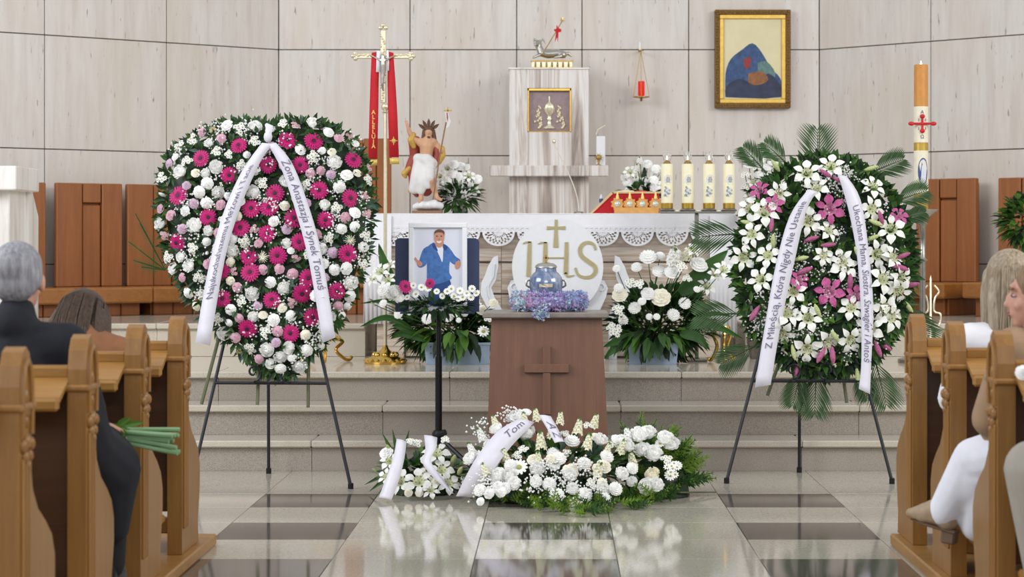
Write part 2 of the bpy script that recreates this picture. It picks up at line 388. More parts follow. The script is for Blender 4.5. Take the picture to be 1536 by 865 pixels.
# ---------------------------------------------------------------- stalls by the wall
def stall(base, ang, wid, top, seatz, label, front=0.5):
    """tall board-backed seat; base = centre of the back at floor level, ang = turn about z (0 faces the camera)"""
    t = thing('choir_stall', label, 'wooden seat', base, 'wooden choir stalls along the wall')
    R = Matrix.Translation(base) @ Matrix.Rotation(ang, 4, 'Z')
    def part(nm, mt, *bx, bev=0.006):
        mb = MB().bx(*bx, 0, bev); mb.v = [R @ p for p in mb.v]; return mb.build(nm, mt, t)
    h = top-base[2]; s = seatz-base[2]; a = wid/2
    part('back_board', 'stall_wood', -a, -a+wid*0.385, -0.05, 0.0, s, h); part('back_board', 'stall_wood', a-wid*0.31, a, -0.05, 0.0, s, h)
    part('back_board', 'stall_wood', -a+wid*0.40, a-wid*0.325, -0.035, 0.0, s, h-0.155); part('back_board', 'stall_wood', -a+wid*0.40, a-wid*0.325, -0.045, 0.0, h-0.14, h)
    part('back_support', 'stall_wood', -a+0.02, a-0.02, 0.0, 0.04, 0.0, h-0.03)
    part('seat', 'stall_flat', -a-0.02, a+0.02, -front, -0.05, s-0.11, s, bev=0.012)
    for k in range(3): part('front_board', 'stall_wood', -a+0.03+k*(wid-0.06)/3, -a+0.03+(k+1)*(wid-0.06)/3-0.006, -front+0.10, -front+0.13, 0.0, s-0.11)
    part('side_panel', 'stall_wood', -a+0.02, -a+0.06, -front+0.13, 0.0, 0.0, s-0.11); part('side_panel', 'stall_wood', a-0.06, a-0.02, -front+0.13, 0.0, 0.0, s-0.11)
def on_wall(A, B, u, off):
    A = Vector(A); B = Vector(B); d = (B-A).normalized(); s = along(A, B, (u,))[0]; n = Vector((d.y, -d.x, 0))
    if n.dot(-A) < 0: n = -n
    return A+d*s+n*off, n
def stall_at(A, B, u0, u1, off, vtop, vseat, label):
    pa, n = on_wall(A, B, u0, off); pb, _ = on_wall(A, B, u1, off); c = (pa+pb)/2
    ang = math.atan2(-n.x, n.y)+PI   # local -y towards the room
    ang = math.atan2(n.y, n.x)+PI/2
    k = c.y/F; top = EYE-(vtop-CV)*k; seat = EYE-(vseat-CV)*(c.y-0.4)/F
    stall((c.x, c.y, UP), ang, (pa-pb).length, top, max(seat, UP+0.2), label)
stall_at(LA, LB, 168, 70, 0.12, 275, 432, 'wooden choir stall between the marble lectern and the stall by the heart wreath')
stall_at(LA, LB, 274, 176, 0.12, 277, 430, 'wooden choir stall half hidden by the heart-shaped wreath')
stall_at(LA, LB, 54, -46, 0.12, 273, 434, 'wooden choir stall hidden behind the white marble lectern')
stall_at(RA, RB, 1395, 1484, 0.14, 268, 424, 'wooden choir stall beside the paschal candle stand')
stall_at(RA, RB, 1518, 1606, 0.14, 266, 424, 'wooden choir stall behind the leafy potted tree')
stall((wx(552)*0.955, 15.9, UP), 0.0, 0.34, EYE+(CV-208)*15.9/F, 1.0, 'tall orange wooden seat back behind the red stole and the heart wreath')

# ---------------------------------------------------------------- marble lectern
ab = thing('marble_lectern', 'white veined marble lectern behind the grey-haired man', 'lectern', (-3.42, 13.3, PLAT))
MB().bx(-3.9, -3.32, 13.1, 13.5, PLAT, 1.60, 0, 0.006).build('shaft', 'marble_white', ab)
MB().bx(-3.98, -3.25, 12.98, 13.55, 1.53, 1.675, 0, 0.006).build('desk_top', 'marble_white', ab)
mb = MB(); mb.prism([(13.5, 0.72), (13.5, 1.62), (13.74, 1.38), (13.74, 0.72)], -3.34, -3.30, 0); mb.build('side_fin', 'marble_white', ab)

# ---------------------------------------------------------------- altar
AF, AB, AL, AR, AT = 13.54, 14.30, -1.19, 1.10, 1.385
al = thing('altar', 'stone altar with horizontal brown veins under a white lace cloth', 'altar', (-0.04, 13.9, PLAT))
MB().bx(AL+0.10, AR-0.10, AF+0.10, AB-0.08, PLAT, AT-0.09).build('core_block', 'marble_h', al)
for k in range(4):
    z0 = PLAT+0.01+(AT-0.1-PLAT)*k/4; z1 = PLAT+(AT-0.1-PLAT)*(k+1)/4-0.002
    n = 3
    for i in range(n):
        a = AL+0.24+(AR-AL-0.48)*i/n; b = AL+0.24+(AR-AL-0.48)*(i+1)/n-0.002
        MB().bx(a, b, AF+0.055, AF+0.10, z0, z1, 0, 0.002).build('front_slab', 'marble_h', al)
for x in (AL+0.06, AR-0.24):
    MB().bx(x, x+0.17, AF+0.02, AB-0.05, PLAT, AT-0.09, 0, 0.004).build('corner_pier', 'marble_v' if False else 'marble_h', al)
MB().bx(AL+0.01, AR-0.01, AF+0.005, AB-0.01, AT-0.09, AT, 0, 0.004).build('table_slab', 'marble_h', al)
# the cloth with its lace hem of scallops pierced by real holes
cl = thing('altar_cloth', 'white altar cloth with scalloped lace hem', 'cloth', (-0.04, 13.9, AT))
mb = MB(); e = 0.006
mb.bx(AL-e, AR+e, AF-e-0.004, AB+e, AT+0.001, AT+0.012, 0, 0.004)
mb.bx(AL-e, AR+e, AF-e-0.004, AF-e, AT-0.105, AT+0.008)
mb.build('table_cover', 'white_cloth', cl)
mb = MB()
for (x, zz, bot) in ((AL-e-0.003, AL-e+0.001, 0.70), (AR+e-0.001, AR+e+0.003, 0.62)): mb.bx(x, zz, AF-e, AB+e, bot, AT+0.008)
mb.build('side_drop', 'white_cloth', cl)
def wavydrop(x0, x1, y, z0, z1, nm):
    mb = MB(); n = 24; o = len(mb.v)
    for i in range(n+1):
        x = x0+(x1-x0)*i/n
        for z in (z0, (z0+z1)/2, z1): mb.v.append(Vector((x, y+0.008*math.sin(i*1.7)*(z0-z)/(z0-z1), z)))
    for i in range(n):
        for j in range(2): mb.f.append((o+i*3+j, o+(i+1)*3+j, o+(i+1)*3+j+1, o+i*3+j+1)); mb.m.append(0)
    ob = mb.build(nm, 'white_cloth', cl, True); sd = ob.modifiers.new('thick', 'SOLIDIFY'); sd.thickness = 0.003; return ob
wavydrop(AL-0.02, AL+0.155, AF-0.022, AT-0.0, 0.705, 'corner_drop'); wavydrop(AR-0.14, AR+0.03, AF-0.022, AT-0.0, 0.64, 'corner_drop')
per = 0.2175; nsc = 11; xs0 = -0.363-per*4-per*0.0
for k in range(-4, 7):
    cx = (748-CU)*AF/F+per*k
    if cx-per/2 < AL or cx+per/2 > AR: continue
    mb = MB(); rn, an = 7, 20; z0 = AT-0.105
    for a in range(an):
        for r in range(rn):
            t0, t1 = PI+PI*a/an, PI+PI*(a+1)/an; r0, r1 = r/rn, (r+1)/rn
            if (r in (2, 4) and a % 2 == 0) or (r == 5 and a % 2 == 1) or (r == 3 and a % 5 == 2): continue
            def q(rr, tt): return Vector((cx+rr*math.cos(tt)*per*0.47, AF-e-0.003-0.006*rr, z0+rr*math.sin(tt)*0.088))
            mb.add([q(r0, t0), q(r1, t0), q(r1, t1), q(r0, t1)], [(0, 1, 2, 3)])
    # the eyelet border above each scallop
    for i in range(14):
        for j in range(3):
            if (i+j) % 2 and j == 1: continue
            xa = cx-per*0.5+per*i/14; za = z0+0.012*j
            mb.add([(xa, AF-e-0.006, za), (xa+per/14, AF-e-0.006, za), (xa+per/14, AF-e-0.006, za+0.012), (xa, AF-e-0.006, za+0.012)], [(0, 1, 2, 3)])
    ob = mb.build('lace_scallop', 'lace', cl); sd = ob.modifiers.new('thick', 'SOLIDIFY'); sd.thickness = 0.0025

# ---------------------------------------------------------------- IHS board in front of the altar
IY = 13.30; kI = IY/F
def S(u, v): return ((u-CU)*kI, EYE-(v-CV)*kI)
ih = thing('monogram_board', 'white oval board with gold IHS lettering and cross', 'sign', (S(837, 400)[0], IY, PLAT))
mb = MB(); mb.prism([S(836.5+68.5*math.sin(2*PI*i/48), 400-72*math.cos(2*PI*i/48)) for i in range(48)], IY, IY+0.03, 1); mb.build('oval_panel', 'white_board', ih)
zf = PLAT; 
ft = [S(785, 428), S(776, 418), S(766, 421), S(761, 432), S(764, 446), S(775, 470), S(779, 500), (S(765, 500)[0], PLAT), (S(908, 500)[0], PLAT), S(894, 500), S(898, 470), S(909, 446), S(912, 432), S(907, 421), S(897, 418), S(888, 428)]
mb = MB(); mb.prism(ft, IY+0.031, IY+0.055, 1); mb.build('scroll_foot', 'white_board', ih)
for sx, cu_ in ((1, 771.5), (-1, 901.5)):
    mb = MB(); pts = []
    for i in range(16):
        a = i/15*1.6*PI+(0.2 if sx > 0 else 0); r = 8-4.5*i/15
        pts.append(S(cu_+sx*r*math.cos(a), 432-r*math.sin(a)))
    mb.tube([(p[0], IY+0.028, p[1]) for p in pts], 0.006, 6); mb.build('scroll_curl', 'white_board', ih, True)
def zs(x, y): return (710+x/5.41, 320+y/5.41)
def strokes(nm, lst):
    mb = MB()
    for pts, ws in lst:
        q = [Vector(S(*zs(*p))) for p in pts]
        stroke(mb, q, [wv/5.41*kI for wv in ws], IY-0.006, IY-0.0005)
    return mb.build(nm, 'ihs_gold', ih)
strokes('letter_I', [([(403, 245), (430, 232), (470, 232)], [10, 14, 10]), ([(458, 228), (455, 330), (452, 440), (448, 512)], [28, 34, 34, 36])])
strokes('letter_H', [([(528, 247), (552, 236), (598, 236)], [10, 14, 10]), ([(586, 232), (584, 330), (580, 440), (577, 510)], [28, 34, 34, 34]), ([(590, 360), (738, 360)], [11, 11]),
                     ([(757, 232), (756, 330), (752, 430), (752, 490)], [26, 32, 34, 38]), ([(745, 480), (765, 510), (795, 508), (820, 500)], [22, 20, 14, 6])])
sp = smoothpts([Vector(p) for p in ((992, 296), (982, 258), (945, 236), (895, 245), (866, 290), (880, 345), (935, 390), (985, 430), (990, 475), (955, 512), (900, 518), (850, 495), (828, 440))], 4)
strokes('letter_S', [([tuple(p) for p in sp], [16+18*math.sin(PI*min(1, max(0, i/(len(sp)-1)))) for i in range(len(sp))])])
strokes('cross', [([(673, 50), (671, 150), (670, 275)], [22, 26, 42]), ([(597, 117), (660, 117)], [30, 20]), ([(684, 117), (747, 117)], [20, 30])])
# white openwork side ornaments
for sx, u0, lb in ((1, 737, 'white carved side ornament next to the navy-backed portrait'), (-1, 932, 'white carved side ornament next to the right-hand white planter')):
    wv = thing('side_ornament', lb, 'ornament', ((u0-CU)*kI, IY+0.1, PLAT), 'white carved ornaments beside the IHS board')
    def q(dx, v): return S(u0+sx*dx, v)
    mb = MB(); out = [(-6, 400), (2, 386), (9, 383), (10, 398), (6, 420), (-1, 432), (4, 446), (14, 462), (20, 480), (18, 520)]
    inn = [(6, 520), (2, 480), (-8, 460), (-17, 442), (-16, 424), (-10, 412)]
    pl_ = [q(*p) for p in out+inn]; xb0 = q(18, 520)[0]; xb1 = q(6, 520)[0]
    idx = len(out); pl_.insert(idx, (xb1, PLAT)); pl_.insert(idx, (xb0, PLAT))
    mb.prism(pl_, IY+0.1, IY+0.125, 1); mb.build('wing', 'white_board', wv)
    mb = MB(); mb.tube([(q(*p)[0], IY+0.096, q(*p)[1]) for p in ((4, 396), (2, 415), (-6, 430), (-4, 444), (6, 462), (13, 480))], 0.006, 6); mb.build('moulding', 'white_board', wv, True)

# ---------------------------------------------------------------- tabernacle
TY = 16.12; kT = TY/F
def T(u, v): return ((u-CU)*kT, EYE-(v-CV)*kT)
tb = thing('tabernacle_pillar', 'pale veined marble pillar holding the gilded tabernacle and shelf', 'tabernacle', (0, 16.3, UP))
xl, xr = T(764, 0)[0], T(883, 0)[0]; zt = T(0, 104)[1]; dl, dr = T(791, 0)[0], T(857, 0)[0]; dt, db = T(0, 132)[1], T(0, 198)[1]
MB().bx(xl, dl, TY, WALL-0.002, UP, zt).build('side_slab', 'marble_v', tb); MB().bx(dr, xr, TY, WALL-0.002, UP, zt).build('side_slab', 'marble_v', tb)
MB().bx(dl, dr, TY, WALL-0.002, dt, zt).build('lintel', 'marble_v', tb); MB().bx(dl, dr, TY, WALL-0.002, UP, db).build('front_slab', 'marble_v', tb)
MB().bx(xl-0.008, xr+0.008, TY-0.012, WALL-0.002, zt+0.0005, zt+0.012, 0, 0.003).build('cap', 'marble_white', tb)
MB().bx(T(735, 0)[0], T(912, 0)[0], TY-0.14, TY-0.002, T(0, 265)[1], T(0, 249)[1], 0, 0.005).build('shelf', 'marble_v', tb)
dy = TY+0.055
fr = MB()
for (a, b, c, d) in ((dl, dl+0.014, db, dt), (dr-0.014, dr, db, dt), (dl, dr, dt-0.02, dt), (dl, dr, db, db+0.009)): fr.bx(a, b, TY+0.012, dy, c, d, 0, 0.003)
fr.build('door_frame', 'brass', tb)
plain('door_enamel', '8d7a7c', 0.35, 0.4, var=0.12)
dn = MB().bx(dl, dr, dy, dy+0.02, db, dt).build('door', 'door_enamel', tb)
cx = (dl+dr)/2; m_ = MB(); zb_ = db+0.03
m_.lathe([(a*1.25, b*1.18) for a, b in [(0.038, 0), (0.034, 0.008), (0.012, 0.02), (0.008, 0.05), (0.016, 0.06), (0.008, 0.07), (0.014, 0.085), (0.033, 0.105), (0.036, 0.13), (0.030, 0.132), (0.028, 0.15), (0.01, 0.165), (0.004, 0.17), (0.003, 0.20), (0.001, 0.205)]], (cx, dy-0.006, zb_), 14, 0, None, 1.0, 0.35)
m_.build('chalice_relief', 'pale_gold', dn, True)
for sx in (-1, 1):
    m_ = MB(); rr = random.Random(5)
    for i in range(22):
        h = i/21; wv = 0.034*(1-h*0.75)
        m_.ball((cx+sx*(0.088-0.015*h)+rr.uniform(-wv, wv), dy-0.004, zb_+0.004+0.16*h), (0.013*(1-0.4*h), 0.008, 0.014), 6, 4)
    m_.build('wheat_relief', 'pale_gold', dn, True)
# lamb on its gilded casket
cu0, cu1 = T(796, 0)[0], T(860, 0)[0]; cz0 = zt+0.0125; cz1 = T(0, 89)[1]
ck = thing('gilded_casket', 'small gilded casket with relief figures on the tabernacle top', 'casket', ((cu0+cu1)/2, 16.28, cz0))
MB().bx(cu0, cu1, 16.20, 16.36, cz0, cz0+0.012, 0, 0.003).build('base_plate', 'brass', ck); MB().bx(cu0, cu1, 16.20, 16.36, cz1-0.008, cz1, 0, 0.003).build('top_plate', 'brass', ck)
MB().bx(cu0+0.008, cu1-0.008, 16.215, 16.35, cz0+0.012, cz1-0.008).build('body', 'pale_gold', ck)
for i in range(7):
    x = cu0+0.035+(cu1-cu0-0.07)*i/6; m_ = MB(); m_.ball((x, 16.212, cz1-0.018), 0.007, 6, 4); m_.ball((x, 16.213, cz0+0.026), (0.009, 0.006, 0.016), 6, 4); m_.build('relief_figure', 'old_gold', ck, True)
lx = (cu0+cu1)/2
lb_ = thing('lamb_figure', 'silver lamb lying with a red-cross banner on the gilded casket', 'figurine', (lx, 16.28, cz1))
def lp(u, v, y=16.28): return Vector(((u-CU)*y/F, y, EYE-(v-CV)*y/F))
blob('body', [[(lp(845, 82), 0.028), (lp(835, 80), 0.034), (lp(822, 81), 0.034), (lp(812, 79), 0.03), (lp(808, 70), 0.026), (lp(808, 64), 0.022)], [(lp(808, 65), 0.02), (lp(803, 67, 16.24), 0.012)],
              [(lp(810, 82, 16.24), 0.012), (lp(800, 86.3, 16.22), 0.009)], [(lp(842, 84, 16.24), 0.013), (lp(832, 86.3, 16.22), 0.009)], [(lp(852, 80), 0.014), (lp(857, 84), 0.008)]], [], 'silver', lb_, 0.005, 2)
blob('ear', [[(lp(806, 62), 0.008), (lp(801, 58), 0.007), (lp(801, 66), 0.003)]], [], 'silver', lb_, 0.003, 1); blob('ear', [[(lp(810, 62), 0.008), (lp(815, 58), 0.007), (lp(818, 66), 0.003)]], [], 'silver', lb_, 0.003, 1)
st_ = MB().tube([lp(813, 82, 16.22), lp(829, 56, 16.22), lp(843, 32, 16.22)], 0.004, 6).build('staff', 'old_gold', lb_)
m_ = MB()
for i in range(8):
    a = 2*PI*i/8; c = lp(844, 30, 16.22); m_.tube([c, c+Vector((math.cos(a), 0, math.sin(a)))*0.022], [0.004, 0.001], 5)
m_.build('star', 'brass', st_)
fb = MB(); fy = 16.215
fb.prism([((u-CU)*fy/F, EYE-(v-CV)*fy/F) for u, v in ((835, 37), (838, 42), (842, 44), (842, 48), (838, 48), (837, 64), (835.5, 56), (832, 64), (834, 48), (831, 46), (831, 44), (834.5, 43))], fy, fy+0.004, 1); fb.build('banner', 'red_cloth', st_)
# little candle in front of its white shade on the shelf
sy = TY-0.07; sz = T(0, 249)[1]+0.0
cn = thing('shelf_candle', 'slim white candle with gilded sun holder on the marble shelf', 'candle', (lp(900, 0, sy).x, sy, sz))
MB().bx(lp(894.5, 0, sy).x, lp(908, 0, sy).x, sy, sy+0.05, sz, lp(0, 204, sy).z, 0, 0.004).build('white_block', 'white_board', cn)
m_ = MB(); c = lp(898, 236, sy-0.03); m_.ball(c, (0.022, 0.012, 0.022), 10, 6)
for i in range(10): a = 2*PI*i/10; m_.tube([c, c+Vector((math.cos(a), 0, math.sin(a)))*0.036], [0.006, 0.001], 5)
m_.tube([c, (c.x, c.y, sz+0.004)], 0.007, 6); m_.lathe([(0.02, 0), (0.02, 0.006), (0.006, 0.012)], (c.x, c.y, sz), 12); m_.build('sun_holder', 'old_gold', cn, True)
MB().tube([lp(894, 202, sy+0.02), lp(897, 194, sy+0.02), lp(904, 190, sy+0.02), lp(908, 188, sy+0.02)], 0.003, 5).build('wick_snuffer', 'pale_gold', cn)
# sanctuary lamp on its wall bracket
sl = thing('sanctuary_lamp', 'red glass sanctuary lamp hung on chains from a wall bracket', 'lamp', (lp(962, 0, 16.45).x, 16.45, lp(0, 150, 16.45).z))
def g(u, v, y=16.45): return lp(u, v, y)
MB().tube([(g(960, 75).x, WALL-0.001, g(0, 75).z), g(960, 75)], 0.006, 6).build('bracket', 'old_gold', sl)
m_ = MB(); m_.lathe([(0.005, 0), (0.022, 0.004), (0.022, 0.01), (0.008, 0.014)], g(961, 77), 12); m_.build('crown_plate', 'old_gold', sl, True)
m_ = MB(); m_.lathe([(0.008, 0), (0.008, 0.05), (0.003, 0.062)], g(960, 75), 8); m_.build('candle_stub', 'white_board', sl, True)
for u, y in ((950, 16.45), (974, 16.45), (962, 16.40)): MB().tube([g(961, 76), g(u, 145, y)], 0.0022, 5).build('chain', 'old_gold', sl)
m_ = MB(); m_.lathe([(0.006, -0.03), (0.012, -0.02), (0.004, -0.012), (0.02, -0.006), (0.062, 0), (0.062, 0.006), (0.02, 0.008)], g(962, 146), 16); m_.build('dish', 'old_gold', sl, True)
t_ = NT('red_glass'); t_.col(lin('d01c1c')); t_.b.inputs['Emission Color'].default_value = lin('ff2a18'); t_.b.inputs['Emission Strength'].default_value = 0.25; MATS['red_glass'] = t_.set(0.15)
m_ = MB(); m_.lathe([(0.02, 0.007), (0.026, 0.02), (0.026, 0.12), (0.022, 0.124)], g(962, 146), 14); m_.build('glass', 'red_glass', sl, True)

# ---------------------------------------------------------------- framed painting
PY = 16.56; kP = PY/F
def Q(u, v): return ((u-CU)*kP, EYE-(v-CV)*kP)
pt = thing('framed_painting', 'gilt-framed painting in cream and dark blue on the travertine wall', 'painting', (*[Q(1128, 88)[0], PY], Q(0, 162)[1]))
def ringframe(u0, u1, v0, v1, wpx, y0, y1, mt, nm):
    a, b = Q(u0, v0), Q(u1, v1); wv = wpx*kP; mb = MB()
    for (x0, x1, z0, z1) in ((a[0], b[0], a[1]-wv, a[1]), (a[0], b[0], b[1], b[1]+wv), (a[0], a[0]+wv, b[1]+wv, a[1]-wv), (b[0]-wv, b[0], b[1]+wv, a[1]-wv)): mb.bx(x0, x1, y0, y1, z0, z1, 0, 0.004)
    return mb.build(nm, mt, pt)
ringframe(1072, 1185.5, 15, 162, 7, PY-0.035, WALL-0.001, 'frame_dark', 'outer_frame'); ringframe(1079, 1178.5, 22, 155, 6.5, PY-0.02, WALL-0.001, 'frame_gold', 'inner_frame')
bd = MB()
for i in range(26):
    for v_ in (18.5, 158.5): bd.ball((Q(1074+i*4.35, 0)[0], PY-0.035, Q(0, v_)[1]), 0.009, 6, 4)
for i in range(33):
    for u_ in (1075.5, 1182): bd.ball((Q(u_, 0)[0], PY-0.035, Q(0, 18+i*4.35)[1]), 0.009, 6, 4)
bd.build('frame_carving', 'frame_dark', pt, True)
plain('canvas', 'd8cfa8', 0.6, var=0.05, nscale=8); plain('paint_blue', '35507a', 0.6, var=0.35, nscale=25); plain('paint_navy', '2e3550', 0.6, var=0.3, nscale=20)
plain('paint_skin', 'c09a78', 0.6, var=0.1); plain('paint_red', '8a3030', 0.6, var=0.2); plain('paint_brown', '8a5a34', 0.6, var=0.35, nscale=30); plain('paint_teal', '5b7a78', 0.6, var=0.3, nscale=30); plain('paint_gold', 'b08c48', 0.6, var=0.3, nscale=60)
MB().bx(Q(1085, 0)[0], Q(1173, 0)[0], PY-0.004, WALL-0.001, Q(0, 149)[1], Q(0, 28)[1]).build('canvas', 'canvas', pt)
def paint(nm, mt, pts, lay):
    mb = MB(); q = [Vector(p) for p in pts]; q = smoothpts(q+[q[0]], 3)[:-1]
    mb.prism([Q(1050+p.x/5.087, p.y/5.087) for p in q], PY-0.0045-0.0006*lay, PY-0.004, 1); return mb.build(nm, mt, pt)
# plain stand-in of colour fields: dark blue hills, a teal slope, earth and a red field under a cream sky
paint('painted_far_hill', 'paint_blue', [(195, 742), (195, 560), (235, 450), (320, 380), (400, 330), (470, 400), (540, 520), (612, 600), (612, 742)], 1)
paint('painted_near_hill', 'paint_navy', [(195, 742), (200, 660), (300, 600), (420, 640), (520, 560), (612, 650), (612, 742)], 3)
paint('painted_slope', 'paint_teal', [(440, 480), (510, 470), (575, 560), (540, 610), (450, 590)], 2)
paint('painted_field', 'paint_brown', [(370, 560), (470, 545), (520, 610), (440, 650), (370, 630)], 4)
paint('painted_red_field', 'paint_red', [(330, 450), (385, 440), (380, 510), (345, 520)], 2)

# ---------------------------------------------------------------- processional cross with red stole
GX, GY = (578-CU)*12.95/F, 12.95
pc = thing('processional_cross', 'tall gilded processional cross on a round brass base', 'cross', (GX, GY, PLAT))
def pz(v): return EYE-(v-CV)*GY/F
m_ = MB(); m_.lathe([(0.125, 0), (0.128, 0.012), (0.11, 0.02), (0.10, 0.035), (0.06, 0.05), (0.035, 0.075), (0.02, 0.09), (0.012, 0.11)], (GX, GY, PLAT), 28)
for i in range(16): a = 2*PI*i/16; m_.ball((GX+0.112*math.cos(a), GY+0.112*math.sin(a), PLAT+0.018), (0.02, 0.02, 0.014), 8, 5)
for i in range(8): a = 2*PI*i/8; m_.ball((GX+0.065*math.cos(a), GY+0.065*math.sin(a), PLAT+0.05), (0.018, 0.018, 0.02), 8, 5)
m_.build('base', 'brass', pc, True)
MB().tube([(GX, GY, PLAT+0.1), (GX, GY, pz(166))], 0.0105, 12).build('staff', 'pale_gold', pc, True)
m_ = MB(); m_.ball((GX, GY, pz(160)), (0.025, 0.025, 0.026), 14, 8); m_.lathe([(0.012, 0), (0.02, 0.006), (0.012, 0.012)], (GX, GY, pz(170)), 12); m_.build('knop', 'pale_gold', pc, True)
m_ = MB(); cw = 0.0175; x_ = GX-0.012
m_.bx(x_-cw, x_+cw, GY-0.012, GY+0.012, pz(154), pz(45), 0, 0.004); m_.bx(x_-0.17, x_+0.17, GY-0.011, GY+0.011, pz(88), pz(80), 0, 0.004)
for (dx, v) in ((0, 42), (-0.165, 84), (0.165, 84)):
    for a in range(3):
        th = (PI/2 if v == 42 else (PI if dx < 0 else 0))+(a-1)*1.5; m_.ball((x_+dx+0.016*math.cos(th), GY, pz(v)+0.016*math.sin(th)), (0.014, 0.012, 0.014), 8, 6)
rr = random.Random(3)
for i in range(26): m_.ball((x_+rr.uniform(-cw, cw)*0.8, GY-0.012, pz(150-100*i/26)), (0.006, 0.006, 0.01), 6, 4)
for i in range(30): m_.ball((x_-0.16+0.32*i/29, GY-0.011, pz(84)+rr.uniform(-0.01, 0.01)), (0.008, 0.006, 0.006), 6, 4)
cr = m_.build('cross', 'pale_gold', pc, True)
blob('corpus', [[(Vector((x_, GY-0.03, pz(84))), 0.011), (Vector((x_, GY-0.033, pz(97))), 0.014), (Vector((x_, GY-0.03, pz(112))), 0.012), (Vector((x_-0.004, GY-0.03, pz(126))), 0.009), (Vector((x_, GY-0.025, pz(136))), 0.005)],
     [(Vector((x_-0.075, GY-0.02, pz(83))), 0.005), (Vector((x_-0.03, GY-0.028, pz(89))), 0.007), (Vector((x_, GY-0.03, pz(93))), 0.01), (Vector((x_+0.03, GY-0.028, pz(89))), 0.007), (Vector((x_+0.075, GY-0.02, pz(83))), 0.005)]], [], 'silver', cr, 0.004, 2)
so = thing('red_stole', 'red stole with gold ALLELUJA lettering hung on the gilded cross', 'stole', (GX, GY, pz(235)))
def band(pts_l, pts_r, y, mt, nm, par):
    mb = MB(); n = len(pts_l); o = 0
    for i in range(n):
        for (u, v) in (pts_l[i], pts_r[i]): mb.v.append(Vector(((u-CU)*y/F, y+0.006*math.sin(i*1.3), EYE-(v-CV)*y/F)))
    for i in range(n-1): mb.f.append((2*i, 2*i+1, 2*i+3, 2*i+2)); mb.m.append(0)
    ob = mb.build(nm, mt, par, True); sd = ob.modifiers.new('thick', 'SOLIDIFY'); sd.thickness = 0.003; return ob
yb = GY-0.02
lb1 = band([(557.5, 79), (555.5, 120), (554, 170), (552.5, 238)], [(570, 77), (568, 120), (567.5, 170), (566, 238)], yb, 'red_cloth', 'hanging_end', so)
lb2 = band([(582, 77), (581, 120), (582, 170), (584, 236)], [(590, 79), (593, 120), (596, 170), (598.5, 236)], yb, 'red_cloth', 'hanging_end', so)
band([(565, 76), (564.5, 90), (564, 108)], [(571, 76), (571, 90), (570.5, 108)], yb-0.006, 'white_cloth', 'collar_lining', so); band([(580, 75), (580, 90), (580, 106)], [(583, 75), (583.5, 90), (583.5, 106)], yb-0.006, 'white_cloth', 'collar_lining', so)
band([(553, 239), (552.5, 248)], [(566, 239), (565.5, 248)], yb, 'gold_thread', 'fringe', lb1); band([(584.5, 237), (585, 246)], [(598.5, 237), (599, 246)], yb, 'gold_thread', 'fringe', lb2)
m_ = MB()
for i, ch in enumerate('ALLELUJA'):
    vv, ff = text_geo(ch, 0.034, 0, 'CENTER', 0.0006); c = P(560.2, 171+i*7.3, yb-0.0125)
    m_.add([Vector((c.x+p.x, c.y, c.z+p.y)) for p in vv], ff)
m_.build('lettering', 'gold_thread', lb1)
m_ = MB(); c = P(590.5, 211, yb-0.011)
for i in range(8): a = PI*i/4; m_.tube([c, c+Vector((math.cos(a), 0, math.sin(a)))*(0.026 if i % 2 == 0 else 0.015)], [0.006, 0.001], 4)
m_.build('embroidered_cross', 'gold_thread', lb2)

# ---------------------------------------------------------------- paschal candle
KY = 13.05; kx = (1381.5-CU)*KY/F
def kz(v): return EYE-(v-CV)*KY/F
ps = thing('candle_stand', 'tall silver floor stand carrying the orange paschal candle', 'candle stand', (kx+0.012, KY, PLAT))
m_ = MB(); m_.lathe([(0.15, 0), (0.15, 0.02), (0.05, 0.05), (0.018, 0.08), (0.018, kz(392)-PLAT), (0.032, kz(390)-PLAT), (0.018, kz(386)-PLAT), (0.018, kz(340)-PLAT), (0.03, kz(336)-PLAT), (0.014, kz(330)-PLAT)], (kx+0.01, KY, PLAT), 20); m_.build('shaft', 'steel', ps, True)
m_ = MB(); m_.lathe([(0.014, kz(330)), (0.05, kz(324)), (0.095, kz(316)), (0.098, kz(314)), (0.09, kz(315.5)), (0.04, kz(318)+0.005)], (kx+0.01, KY, 0), 26); m_.build('drip_dish', 'silver', ps, True)
pk = thing('paschal_candle', 'orange paschal candle with red cross, gold bands and blue medallion', 'candle', (kx, KY, kz(316)))
plain('wax_orange', 'c98a3c', 0.5, var=0.06, Subsurface_Weight=0.2); plain('wax_gold', 'c2a048', 0.35, 0.5, var=0.1); plain('wax_white', 'ece4cc', 0.4, var=0.05); plain('wax_cream', 'efe8c6', 0.5, var=0.03, Subsurface_Weight=0.15)
rk = 0.0425
def cyl(par, x, y, r, z0, z1, mt, nm, n=24):
    mb = MB(); mb.lathe([(r, z0), (r, z1)], (x, y, 0), n); return mb.build(nm, mt, par, True)
m_ = MB(); m_.lathe([(rk, kz(315)), (rk, kz(99)), (rk*0.92, kz(97)), (rk*0.5, kz(98.5))], (kx, KY, 0), 24); m_.build('wax_body', 'wax_orange', pk, True)
for v0, v1, mt in ((214, 160, 'wax_white'), (290, 226, 'wax_white'), (316, 300, 'wax_gold'), (226, 215, 'wax_gold'), (300, 291, 'wax_gold')): cyl(pk, kx, KY, rk+0.0015, kz(v0), kz(v1), mt, 'wax_band')
def curved(mb, x, y, r, poly, mi=0):
    """poly of (arc metres from the camera-facing line, z) wrapped on a vertical cylinder"""
    mb.add([Vector((x+r*math.sin(a/r), y-r*math.cos(a/r), z)) for a, z in poly], [tuple(range(len(poly)))], mi)
plain('medal_blue', '3a4f8a', 0.5, var=0.15); plain('figure_white', 'd9dbe6', 0.6, var=0.05); plain('candle_red', 'c81c22', 0.4)
m_ = MB()
